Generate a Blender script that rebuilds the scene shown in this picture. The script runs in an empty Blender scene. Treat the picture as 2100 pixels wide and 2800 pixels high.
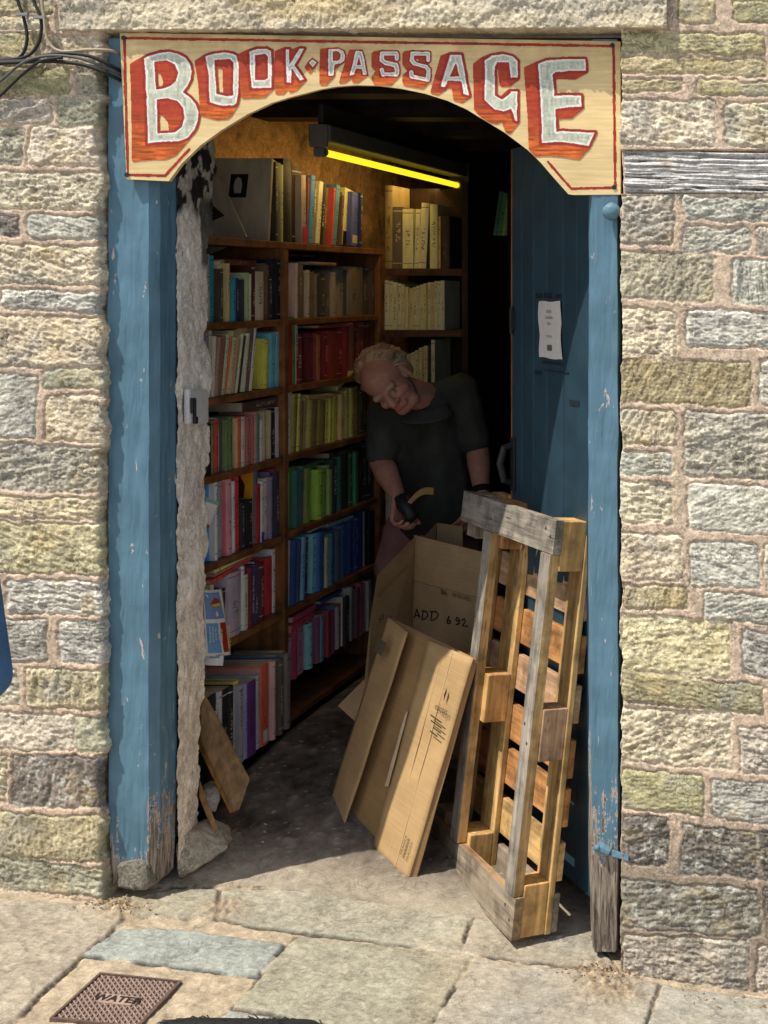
import bpy, bmesh, math, random
import numpy as np
from mathutils import Vector, Matrix
random.seed(7)
scene = bpy.context.scene
COL = scene.collection
R = math.radians

# ------------------------------------------------------------------ measuring
# the facade is the plane y = 0, one unit = one metre; a measured spot of the photograph
# (px, py) is turned into the real place it has at depth d behind the facade
CX, CZ, DIST = 1.4, 1.61, 3.6
def P(px, py, d=0.0):
    k = (DIST + d) / DIST
    return (CX + (px - 2450) / 1000 * k, d, CZ - (py - 790) / 1000 * k)
def dpx(px, X):                      # depth at which the plane x = X shows at px
    return (CX - X) * 3600 / (2450 - px) - DIST
def lin(h):
    h = h.lstrip('#')
    c = [int(h[i:i + 2], 16) / 255 for i in (0, 2, 4)]
    return tuple(x / 12.92 if x <= .04045 else ((x + .055) / 1.055) ** 2.4 for x in c)
def sst(a, b, x):
    t = np.clip((x - a) / (b - a), 0, 1)
    return t * t * (3 - 2 * t)

# ------------------------------------------------------------------ noise
def vnoise(x, y, seed=0):
    xi = np.floor(x).astype(np.int64); yi = np.floor(y).astype(np.int64)
    xf = x - xi; yf = y - yi
    u = xf * xf * xf * (xf * (xf * 6 - 15) + 10); v = yf * yf * yf * (yf * (yf * 6 - 15) + 10)
    def h(a, b):
        n = (a * 374761393 + b * 668265263 + seed * 974711) & 0x7fffffff
        n = ((n ^ (n >> 13)) * 1274126177) & 0x7fffffff
        n = ((n ^ (n >> 15)) * 668265263) & 0x7fffffff
        return ((n ^ (n >> 16)) & 0xffff) / 32767.5 - 1
    return (h(xi, yi) * (1 - u) + h(xi + 1, yi) * u) * (1 - v) + (h(xi, yi + 1) * (1 - u) + h(xi + 1, yi + 1) * u) * v
def fbm(x, y, o=4, seed=0, g=.5):
    s = np.zeros_like(x, dtype=float); a = 1.; t = 0
    for i in range(o):
        s += a * vnoise(x * 2 ** i + i * 17.3, y * 2 ** i + i * 9.1, seed + i); t += a; a *= g
    return s / t * 1.6
def ridge(x, y, o=4, seed=0):
    s = np.zeros_like(x, dtype=float); a = 1.
    for i in range(o):
        s += a * (1 - np.abs(vnoise(x * 2 ** i + i * 7.3, y * 2 ** i + i * 3.1, seed + i)) * 2.2); a *= .5
    return s / 1.9
def sdpoly(X, Y, poly):              # signed distance, negative inside
    n = len(poly); d = np.full(X.shape, 1e9); s = np.ones(X.shape)
    j = n - 1
    for i in range(n):
        ax, ay = poly[i]; bx, by = poly[j]
        ex, ey = bx - ax, by - ay; wx, wy = X - ax, Y - ay
        t = np.clip((wx * ex + wy * ey) / (ex * ex + ey * ey + 1e-12), 0, 1)
        dx, dy = wx - ex * t, wy - ey * t
        d = np.minimum(d, dx * dx + dy * dy)
        c1 = Y >= ay; c2 = Y < by; c3 = ex * wy > ey * wx
        flip = (c1 & c2 & c3) | (~c1 & ~c2 & ~c3)
        s = np.where(flip, -s, s); j = i
    return s * np.sqrt(d)
def sdline(X, Y, pts):
    d = np.full(X.shape, 1e9)
    for (ax, ay), (bx, by) in zip(pts, pts[1:]):
        ex, ey = bx - ax, by - ay; wx, wy = X - ax, Y - ay
        t = np.clip((wx * ex + wy * ey) / (ex * ex + ey * ey + 1e-12), 0, 1)
        d = np.minimum(d, np.hypot(wx - ex * t, wy - ey * t))
    return d

# ------------------------------------------------------------------ objects
def tag(o, label=None, cat=None, group=None, kind=None):
    if label: o['label'] = label
    if cat: o['category'] = cat
    if group: o['group'] = group
    if kind: o['kind'] = kind
    return o
def empty(name, loc, label=None, cat=None, group=None, rot=None):
    o = bpy.data.objects.new(name, None); COL.objects.link(o); o.location = loc
    o.empty_display_size = .1
    if rot: o.rotation_euler = rot
    return tag(o, label, cat, group)
def rootloc(o):
    while o.parent: o = o.parent
    return np.array(o.location)
def mesh_obj(name, V, F, mats, parent=None, col=None, gv=None, smooth=False, uv=None, local=False, fm=None):
    V = np.asarray(V, dtype=np.float64).reshape(-1, 3)
    if parent is not None and not local: V = V - rootloc(parent)
    me = bpy.data.meshes.new(name)
    if isinstance(F, np.ndarray):
        n = F.shape[1]
        me.vertices.add(len(V)); me.vertices.foreach_set('co', V.astype(np.float32).ravel())
        me.loops.add(F.size); me.loops.foreach_set('vertex_index', F.astype(np.int32).ravel())
        me.polygons.add(len(F)); me.polygons.foreach_set('loop_start', np.arange(0, F.size, n, dtype=np.int32))
        me.update(calc_edges=True)
    else:
        me.from_pydata([tuple(v) for v in V], [], F)
    if col is not None:
        a = me.color_attributes.new('Col', 'FLOAT_COLOR', 'POINT')
        c = np.ones((len(V), 4), np.float32); c[:, :3] = np.asarray(col).reshape(-1, 3)[:, :3]
        a.data.foreach_set('color', c.ravel())
    if gv is not None:
        a = me.attributes.new('GV', 'FLOAT_VECTOR', 'POINT')
        a.data.foreach_set('vector', np.asarray(gv, np.float32).ravel())
    if uv is not None:
        l = me.uv_layers.new(name='UVMap'); l.data.foreach_set('uv', np.asarray(uv, np.float32).ravel())
    for m in (mats if isinstance(mats, (list, tuple)) else [mats]): me.materials.append(m)
    if fm is not None: me.polygons.foreach_set('material_index', np.asarray(fm, np.int32))
    if smooth: me.polygons.foreach_set('use_smooth', np.ones(len(me.polygons), bool))
    me.validate(); me.update()
    o = bpy.data.objects.new(name, me); COL.objects.link(o)
    if parent is not None: o.parent = parent
    return o
def bevel(o, w=.002, s=2):
    m = o.modifiers.new('bevel', 'BEVEL'); m.width = w; m.segments = s; m.limit_method = 'ANGLE'; m.angle_limit = R(40)
    return o
class Geo:
    """collects shapes that become ONE mesh"""
    def __init__(s): s.V = []; s.F = []; s.C = []; s.G = []
    def add(s, V, F, c=(.5, .5, .5), gv=None):
        b = len(s.V); V = [tuple(v) for v in V]; s.V += V
        s.F += [tuple(i + b for i in f) for f in F]
        s.C += [tuple(c)] * len(V)
        s.G += [tuple(g) for g in (gv if gv is not None else V)]
        return s
    def frame(s, o, ax, ay, az, lo, hi, c=(.5, .5, .5), grain=0):
        """a box in the frame (o; ax, ay, az) from lo to hi; grain = which axis the wood runs along"""
        o = np.array(o, float); A = np.array([ax, ay, az], float)
        V = []; G = []; r = random.uniform(0, 50)
        for i in range(8):
            l = [hi[j] if i >> j & 1 else lo[j] for j in range(3)]
            V.append(o + l[0] * A[0] + l[1] * A[1] + l[2] * A[2])
            g = [l[grain], l[(grain + 1) % 3], l[(grain + 2) % 3]]
            G.append((g[0] + r, g[1] + r * .37, g[2] + r * .11))
        F = [(0, 2, 3, 1), (4, 5, 7, 6), (0, 1, 5, 4), (2, 6, 7, 3), (0, 4, 6, 2), (1, 3, 7, 5)]
        if np.dot(np.cross(A[0], A[1]), A[2]) < 0: F = [f[::-1] for f in F]
        return s.add(V, F, c, G)
    def box(s, lo, hi, c=(.5, .5, .5), grain=0):
        return s.frame((0, 0, 0), (1, 0, 0), (0, 1, 0), (0, 0, 1), lo, hi, c, grain)
    def prism(s, pts, ex, c=(.5, .5, .5)):
        """polygon of 3-D points pushed along ex"""
        n = len(pts); p = [np.array(q, float) for q in pts]; e = np.array(ex, float)
        V = p + [q + e for q in p]
        nn = sum((np.cross(p[i], p[(i + 1) % n]) for i in range(n)), np.zeros(3))
        F = [tuple(range(n)), tuple(range(2 * n - 1, n - 1, -1))] + [((i + 1) % n, i, n + i, n + (i + 1) % n) for i in range(n)]
        if np.dot(nn, e) > 0: F = [f[::-1] for f in F]
        a = p[1] - p[0]; a /= np.linalg.norm(a) + 1e-9; b = np.cross(a, nn / (np.linalg.norm(nn) + 1e-9))
        return s.add(V, F, c, [(np.dot(v, a), np.dot(v, b), 0) for v in V])
    def tube(s, pts, r, c=(.1, .1, .1), n=8, caps=True):
        pts = [Vector(p) for p in pts]; rs = r if isinstance(r, (list, tuple)) else [r] * len(pts)
        V = []; F = []; up = None
        for i, p in enumerate(pts):
            t = (pts[min(i + 1, len(pts) - 1)] - pts[max(i - 1, 0)]).normalized()
            if up is None: up = t.orthogonal().normalized()
            up = (up - t * up.dot(t)).normalized(); b = t.cross(up)
            for k in range(n):
                a = 2 * math.pi * k / n
                V.append(p + (up * math.cos(a) + b * math.sin(a)) * rs[i])
        for i in range(len(pts) - 1):
            for k in range(n):
                F.append((i * n + k, i * n + (k + 1) % n, (i + 1) * n + (k + 1) % n, (i + 1) * n + k))
        if caps: F += [tuple(range(n - 1, -1, -1)), tuple((len(pts) - 1) * n + k for k in range(n))]
        return s.add(V, F, c)
    def ball(s, c, r, col=(.5, .5, .5), nu=14, nv=9, M=None, bump=0, seed=0):
        V = []; F = []; rng = random.Random(seed)
        rr = r if isinstance(r, (list, tuple)) else (r, r, r)
        for i in range(nv + 1):
            th = math.pi * i / nv
            for j in range(nu):
                ph = 2 * math.pi * j / nu; q = 1 + bump * rng.uniform(-1, 1)
                v = Vector((rr[0] * math.sin(th) * math.cos(ph) * q, rr[1] * math.sin(th) * math.sin(ph) * q, rr[2] * math.cos(th) * q))
                if M is not None: v = M @ v
                V.append(v + Vector(c))
        for i in range(nv):
            for j in range(nu): F.append((i * nu + j, (i + 1) * nu + j, (i + 1) * nu + (j + 1) % nu, i * nu + (j + 1) % nu))
        return s.add(V, F, col)
    def build(s, name, mat, parent=None, smooth=False, bev=0):
        o = mesh_obj(name, s.V, s.F, mat, parent, s.C, s.G, smooth)
        if bev: bevel(o, bev)
        return o
def text_geo(txt, size, o, ax, ay, parent, name, mat, lift=.0008, sx=1.0, align='CENTER', bold=0):
    """real lettering: the glyph outlines as a thin mesh in the frame (o; ax right, ay up)"""
    cu = bpy.data.curves.new('tmp', 'FONT'); cu.body = txt; cu.size = size; cu.align_x = align; cu.align_y = 'CENTER'
    cu.resolution_u = 3; cu.offset = bold
    ob = bpy.data.objects.new('tmp', cu); COL.objects.link(ob)
    dg = bpy.context.evaluated_depsgraph_get(); me = ob.evaluated_get(dg).to_mesh()
    A = np.array(ax, float); A /= np.linalg.norm(A); B = np.array(ay, float); B /= np.linalg.norm(B); N = np.cross(A, B)
    V = [np.array(o, float) + A * v.co.x * sx + B * v.co.y + N * lift for v in me.vertices]
    F = [tuple(p.vertices) for p in me.polygons]
    ob.evaluated_get(dg).to_mesh_clear(); bpy.data.objects.remove(ob); bpy.data.curves.remove(cu)
    return mesh_obj(name, V, F, mat, parent)
def grid_faces(nr, nc, mask=None, flip=False):
    i = np.arange(nr - 1)[:, None] * nc + np.arange(nc - 1)[None, :]
    a, b, c, d = i, i + 1, i + nc + 1, i + nc
    F = np.stack([a, d, c, b] if not flip else [a, b, c, d], -1)
    return F[mask] if mask is not None else F.reshape(-1, 4)

# ------------------------------------------------------------------ materials
class NT:
    def __init__(s, name):
        s.m = bpy.data.materials.new(name); s.m.use_nodes = True; s.t = s.m.node_tree
        s.b = s.t.nodes['Principled BSDF']; s.b.inputs['Specular IOR Level'].default_value = .25
    def n(s, typ, ins=None, **kw):
        nd = s.t.nodes.new(typ)
        for k, v in kw.items(): setattr(nd, k, v)
        for k, v in (ins or {}).items():
            if isinstance(v, bpy.types.NodeSocket): s.t.links.new(v, nd.inputs[k])
            else: nd.inputs[k].default_value = v
        return nd
    def L(s, a, b): s.t.links.new(a, b)
    def attr(s, name): return s.n('ShaderNodeAttribute', attribute_name=name)
    def noise(s, vec, scale, detail=4, rough=.55, dist=0):
        return s.n('ShaderNodeTexNoise', {'Vector': vec, 'Scale': scale, 'Detail': detail, 'Roughness': rough, 'Distortion': dist}).outputs['Fac']
    def mapv(s, vec, sc): return s.n('ShaderNodeMapping', {'Vector': vec, 'Scale': sc}).outputs[0]
    def ramp(s, f, stops):
        r = s.n('ShaderNodeValToRGB', {'Fac': f}); e = r.color_ramp.elements
        while len(e) < len(stops): e.new(.5)
        for i, (p, c) in enumerate(stops):
            e[i].position = p; e[i].color = (*c, 1) if isinstance(c, tuple) else (c, c, c, 1)
        return r.outputs[0]
    def mix(s, f, a, b, mode='MIX'):
        m = s.n('ShaderNodeMix', data_type='RGBA', blend_type=mode)
        for i, v in ((0, f), (6, a), (7, b)):
            if isinstance(v, bpy.types.NodeSocket): s.L(v, m.inputs[i])
            elif i == 0: m.inputs[0].default_value = v
            else: m.inputs[i].default_value = (*v, 1) if len(v) == 3 else v
        return m.outputs[2]
    def math(s, op, a, b=0.0):
        m = s.n('ShaderNodeMath', operation=op)
        for i, v in ((0, a), (1, b)):
            if isinstance(v, bpy.types.NodeSocket): s.L(v, m.inputs[i])
            else: m.inputs[i].default_value = v
        return m.outputs[0]
    def bump(s, h, strength=.4, dist=.003):
        s.L(s.n('ShaderNodeBump', {'Height': h, 'Strength': strength, 'Distance': dist}).outputs[0], s.b.inputs['Normal'])
    def out(s, color, rough=.8, spec=.25):
        if isinstance(color, bpy.types.NodeSocket): s.L(color, s.b.inputs['Base Color'])
        else: s.b.inputs['Base Color'].default_value = (*color, 1)
        if isinstance(rough, bpy.types.NodeSocket): s.L(rough, s.b.inputs['Roughness'])
        else: s.b.inputs['Roughness'].default_value = rough
        s.b.inputs['Specular IOR Level'].default_value = spec
        return s.m
    def pos(s): return s.n('ShaderNodeNewGeometry').outputs['Position']
def m_plain(name, c, rough=.7, var=.25, scale=30, bump=.15, spec=.25, metal=0):
    t = NT(name); p = t.n('ShaderNodeTexCoord').outputs['Object']; f = t.noise(p, scale, 5)
    col = t.mix(1.0, c, t.ramp(f, [(.25, 1 - var), (.75, 1 + var)]), 'MULTIPLY'); t.bump(f, bump, .002)
    t.b.inputs['Metallic'].default_value = metal
    return t.out(col, rough, spec)
def m_stone(name, scale=160, bump=.7, crk=26, cdk=.5):
    t = NT(name); c = t.attr('Col').outputs['Color']; p = t.pos()
    f = t.noise(p, scale, 8, .7); g = t.noise(p, 35, 5, .6)
    col = t.mix(1.0, c, t.ramp(f, [(.28, .62), (.72, 1.56)]), 'MULTIPLY')
    col = t.mix(1.0, col, t.ramp(g, [(.3, .80), (.7, 1.18)]), 'MULTIPLY')
    w = t.noise(p, crk, 6, .62, 1.2); line = t.ramp(w, [(.462, 1.0), (.497, 1 - cdk), (.503, 1 - cdk), (.538, 1.0)])
    gate = t.ramp(t.noise(p, 11, 3), [(.42, 0.), (.6, 1.)]); col = t.mix(gate, col, t.mix(1.0, col, line, 'MULTIPLY'))
    pit = t.ramp(t.noise(p, scale * 1.7, 3, .6), [(.25, .35), (.34, 1.0)]); col = t.mix(1.0, col, pit, 'MULTIPLY')
    h = t.math('ADD', t.math('ADD', f, t.math('MULTIPLY', g, .8)), t.math('MULTIPLY', line, .5)); t.bump(h, bump, .005)
    return t.out(col, .92, .12)
def m_wood(name, rough=.75, contrast=.35, sc=(5, 70, 70), bump=.35, crack=.25):
    t = NT(name); c = t.attr('Col').outputs['Color']; g = t.attr('GV').outputs['Vector']
    f = t.noise(t.mapv(g, sc), 1, 5, .6, .4); k = t.noise(t.mapv(g, (1.5, 25, 25)), 1, 3, .5, 1.2)
    col = t.mix(1.0, c, t.ramp(f, [(.25, 1 - contrast), (.7, 1 + contrast * .5)]), 'MULTIPLY')
    col = t.mix(1.0, col, t.ramp(k, [(.3, .7), (.62, 1.15)]), 'MULTIPLY')
    fine = t.noise(t.mapv(g, (12, 240, 240)), 1, 2)
    st = t.noise(t.pos(), 13, 5, .6); col = t.mix(1.0, col, t.ramp(st, [(.34, .52), (.56, 1.05)]), 'MULTIPLY')
    dk_ = t.noise(t.mapv(g, (22, 60, 60)), 1, 3, .6); col = t.mix(t.ramp(dk_, [(.27, .55), (.34, 0.)]), col, (.10, .06, .03))
    cr = t.ramp(fine, [(.2, 1 - crack * 2), (.36, 1.0)]); col = t.mix(1.0, col, cr, 'MULTIPLY')
    t.bump(t.math('ADD', f, t.math('MULTIPLY', fine, .6)), bump, .003)
    return t.out(col, rough, .2)
def m_paint(name, base, bare0, bare1, edge=0.0, dark=.7, side=1):
    """old oil paint on a post: peels to grey wood low down; bare0..bare1 = heights where it goes from bare to sound"""
    t = NT(name); p = t.pos(); s = t.n('ShaderNodeSeparateXYZ', {'Vector': p}); z = s.outputs['Z']
    st = t.mapv(p, (55, 55, 5)); n1 = t.noise(st, 1, 5, .65, .3); n2 = t.noise(t.mapv(p, (160, 160, 9)), 1, 5, .7)
    n3 = t.noise(p, 9, 4); big = t.noise(p, 60, 4)
    zz = t.n('ShaderNodeMapRange', {'Value': z, 'From Min': bare0, 'From Max': bare1, 'To Min': .30, 'To Max': -.26}).outputs[0]
    m = t.math('ADD', t.math('ADD', n1, zz), t.math('ADD', t.math('MULTIPLY', t.math('SUBTRACT', big, .5), .45), t.math('MULTIPLY', t.math('SUBTRACT', n3, .5), .55)))
    if edge:                                # worn arris
        ex = t.n('ShaderNodeMapRange', {'Value': s.outputs['X'], 'From Min': edge - .004, 'From Max': edge + .022 * side, 'To Min': .40 if side > 0 else .20, 'To Max': 0}).outputs[0]
        ez = t.n('ShaderNodeMapRange', {'Value': z, 'From Min': .1, 'From Max': 1.25, 'To Min': 1, 'To Max': 0}).outputs[0]
        m = t.math('ADD', m, t.math('MULTIPLY', ex, ez))
    bare = t.ramp(m, [(.60, 0.), (.625, 1.)])
    chip = t.math('MULTIPLY', t.ramp(t.noise(t.mapv(p, (38, 38, 15)), 1, 5, .62, .5), [(.655, 0.), (.665, 1.)]), t.ramp(n3, [(.40, 0.), (.5, 1.)]))
    prim = t.math('MAXIMUM', t.ramp(m, [(.575, 0.), (.60, 1.)]), chip)
    paint = t.mix(1.0, base, t.ramp(n3, [(.25, .72), (.75, 1.2)]), 'MULTIPLY')
    paint = t.mix(t.ramp(n2, [(.27, .65), (.36, 0.)]), paint, tuple(x * .45 for x in base))
    wood = t.mix(t.ramp(n2, [(.35, 0.), (.62, 1.)]), (.05, .038, .03), (.50, .42, .34))
    low = t.n('ShaderNodeMapRange', {'Value': z, 'From Min': -.2, 'From Max': .12, 'To Min': 1, 'To Max': 0}).outputs[0]
    wood = t.mix(t.math('MULTIPLY', low, dark), wood, t.mix(.45, wood, (.06, .052, .045)))
    col = t.mix(prim, paint, (.60, .49, .44)); col = t.mix(bare, col, wood)
    h = t.math('ADD', t.math('MULTIPLY', bare, -1.2), t.math('ADD', t.math('MULTIPLY', n2, t.math('ADD', t.math('MULTIPLY', bare, 2.2), .35)), t.math('MULTIPLY', n1, .22)))
    t.bump(h, .6, .004)
    return t.out(col, t.math('ADD', t.math('MULTIPLY', bare, .35), .42), .3)
def m_book():
    """cloth and paper bindings: colour of the object, marks of the title on the spine"""
    t = NT('book_cover'); c = t.attr('Col').outputs['Color']; ink = t.attr('GV').outputs['Vector']
    uv = t.n('ShaderNodeTexCoord').outputs['UV']; s = t.n('ShaderNodeSeparateXYZ', {'Vector': uv})
    oi = t.n('ShaderNodeObjectInfo').outputs['Random']; u, v = s.outputs['X'], s.outputs['Y']
    ob = t.n('ShaderNodeTexCoord').outputs['Object']
    wv = t.n('ShaderNodeCombineXYZ', {'X': t.math('MULTIPLY', u, 2.5), 'Y': t.math('MULTIPLY', v, 46), 'Z': t.math('MULTIPLY', oi, 90)}).outputs[0]
    let = t.ramp(t.noise(wv, 1, 2, .5), [(.52, 0.), (.56, 1.)])
    def band(x, a, b): return t.math('MULTIPLY', t.math('GREATER_THAN', x, a), t.math('LESS_THAN', x, b))
    lo = t.math('ADD', t.math('MULTIPLY', oi, .25), .18)
    bv = t.math('MULTIPLY', t.math('GREATER_THAN', v, lo), t.math('LESS_THAN', v, t.math('ADD', lo, t.math('ADD', .28, t.math('MULTIPLY', t.math('FRACT', t.math('MULTIPLY', oi, 7.3)), .3)))))
    mk = t.math('MULTIPLY', t.math('MULTIPLY', let, bv), band(u, .3, .72))
    ln = t.math('ADD', band(v, .925, .94), band(v, .08, .092)); ln = t.math('MULTIPLY', ln, t.math('GREATER_THAN', t.math('FRACT', t.math('MULTIPLY', oi, 13.7)), .45))
    ln = t.math('MULTIPLY', ln, band(u, -.01, 1.01))
    f = t.noise(t.mapv(ob, (30, 30, 9)), 1, 5, .6)
    col = t.mix(1.0, c, t.ramp(f, [(.25, .72), (.75, 1.22)]), 'MULTIPLY')
    col = t.mix(t.math('MULTIPLY', t.math('MAXIMUM', mk, ln), .75), col, ink)
    t.bump(t.noise(ob, 400, 2), .1, .001)
    return t.out(col, .55, .35)
def m_card():
    t = NT('corrugated_cardboard'); c = t.attr('Col').outputs['Color']; g = t.attr('GV').outputs['Vector']
    f = t.noise(t.mapv(g, (8, 160, 1)), 1, 3); k = t.noise(g, 7, 5)
    col = t.mix(1.0, c, t.ramp(f, [(.3, .9), (.7, 1.07)]), 'MULTIPLY'); col = t.mix(1.0, col, t.ramp(k, [(.3, .84), (.7, 1.12)]), 'MULTIPLY')
    t.bump(t.math('ADD', t.math('MULTIPLY', f, .4), k), .2, .004)
    return t.out(col, .8, .15)
def m_sign():
    t = NT('varnished_plywood'); p = t.pos()
    f = t.noise(t.mapv(p, (7, 1, 110)), 1, 5, .6, .4); k = t.noise(t.mapv(p, (3, 1, 9)), 1, 4); fl = t.noise(t.mapv(p, (40, 1, 420)), 1, 2)
    col = t.mix(1.0, (.88, .67, .335), t.ramp(f, [(.25, .80), (.7, 1.1)]), 'MULTIPLY')
    col = t.mix(1.0, col, t.ramp(k, [(.25, .78), (.7, 1.08)]), 'MULTIPLY')
    col = t.mix(t.ramp(fl, [(.24, .5), (.33, 0.)]), col, (.32, .17, .06))
    z = t.n('ShaderNodeSeparateXYZ', {'Vector': p}).outputs['Z']
    grime = t.math('MULTIPLY', t.n('ShaderNodeMapRange', {'Value': z, 'From Min': 2.19, 'From Max': 2.31}).outputs[0], t.ramp(t.noise(p, 14, 5), [(.35, 0.), (.7, 1.)]))
    col = t.mix(t.math('MULTIPLY', grime, .7), col, (.2, .11, .035))
    t.bump(f, .12, .002)
    return t.out(col, .5, .3)
def m_vcol(name, rough=.6, spec=.25, scale=90, var=.14, bump=.15):
    t = NT(name); c = t.attr('Col').outputs['Color']; p = t.n('ShaderNodeTexCoord').outputs['Object']; f = t.noise(p, scale, 4)
    t.bump(f, bump, .002)
    return t.out(t.mix(1.0, c, t.ramp(f, [(.25, 1 - var), (.75, 1 + var)]), 'MULTIPLY'), rough, spec)
M = dict(stone=m_stone('rubble_stone'), flag=m_stone('flagstone', 300, .32, 9, .3), plaster=m_stone('limewash_plaster', 130, .5, 16, .35),
         wood=m_wood('raw_pallet_wood'), grey=m_wood('weathered_timber', .9, .5, (3, 60, 60), .9, .45), shelfwood=m_wood('stained_shelf_wood', .55, .3, (3, 45, 45), .2, .1),
         book=m_book(), card=m_card(), sign=m_sign(), vcol=m_vcol('painted_surface'), cloth=m_vcol('cloth', .9, .08, 240, .2, .4),
         skin=m_vcol('skin', .6, .25, 60, .1, .15), paper=m_vcol('paper', .75, .15, 60, .08, .1), hair=m_vcol('hair', .6, .3, 90, .25, .1),
         pages=m_vcol('page_block', .85, .1, 300, .2, .3),
         post_l=m_paint('blue_paint_left', (.110, .220, .305), -.10, .26, -.648, .35, -1), post_r=m_paint('blue_paint_right', (.110, .220, .305), -.08, .50, .545, 1.0),
         iron=m_plain('black_iron', (.02, .02, .022), .5, .3, 60, .3, .4), ink=m_plain('black_ink', (.03, .025, .02), .8, .2), 
         faint=m_plain('faint_print', (.16, .11, .065), .8, .3), white=m_plain('white_print', (.75, .73, .68), .6, .1),
         red=m_plain('red_print', (.5, .04, .03), .6, .1), cover=m_plain('rusty_cast_iron', (.13, .085, .07), .6, .35, 80, .5, .4),
         strap=m_plain('blue_painted_strap', (.12, .23, .30), .5, .3, 60, .3), cable=m_plain('cable_sheath', (.03, .03, .03), .5, .3, 20))
# ================================================================== stone wall
TYPES = {'t': ((.72, .635, .45), 1.0), 'b': ((.60, .595, .53), .85), 'o': ((.53, .465, .255), .6), 'd': ((.30, .265, .235), 1.0),
         'y': ((.74, .645, .40), .9), 'g': ((.66, .59, .475), .95), 'e': ((.53, .52, .38), .7)}
MORTAR = np.array((.62, .49, .37))
def stone_fields(U, V, stones, seed):
    wu = U + 6 * fbm(U / 60, V / 60, 4, seed + 1) + 4.5 * fbm(U / 16, V / 16, 3, seed + 8)
    wv = V + 5 * fbm(U / 60, V / 60, 4, seed + 2) + 3.5 * fbm(U / 16, V / 16, 3, seed + 9)
    best = np.full(U.shape, -50.); sid = np.full(U.shape, -1)
    for i, (x0, x1, y0, y1, t, sl) in enumerate(stones):
        uc = (x0 + x1) / 2
        m = (U > x0 - 40) & (U < x1 + 40) & (V > y0 - 60) & (V < y1 + 60)
        if not m.any(): continue
        u, v = wu[m], wv[m] - sl * (U[m] - uc)
        r = min(9, (y1 - y0) * .2, (x1 - x0) * .2)
        qx = np.abs(u - uc) - (x1 - x0) / 2 + r; qy = np.abs(v - (y0 + y1) / 2) - (y1 - y0) / 2 + r
        d = -(np.hypot(np.maximum(qx, 0), np.maximum(qy, 0)) + np.minimum(np.maximum(qx, qy), 0) - r) + 2.2
        b = best[m]; s = sid[m]; up = d > b
        b[up] = d[up]; s[up] = i; best[m] = b; sid[m] = s
    return best, sid
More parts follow.
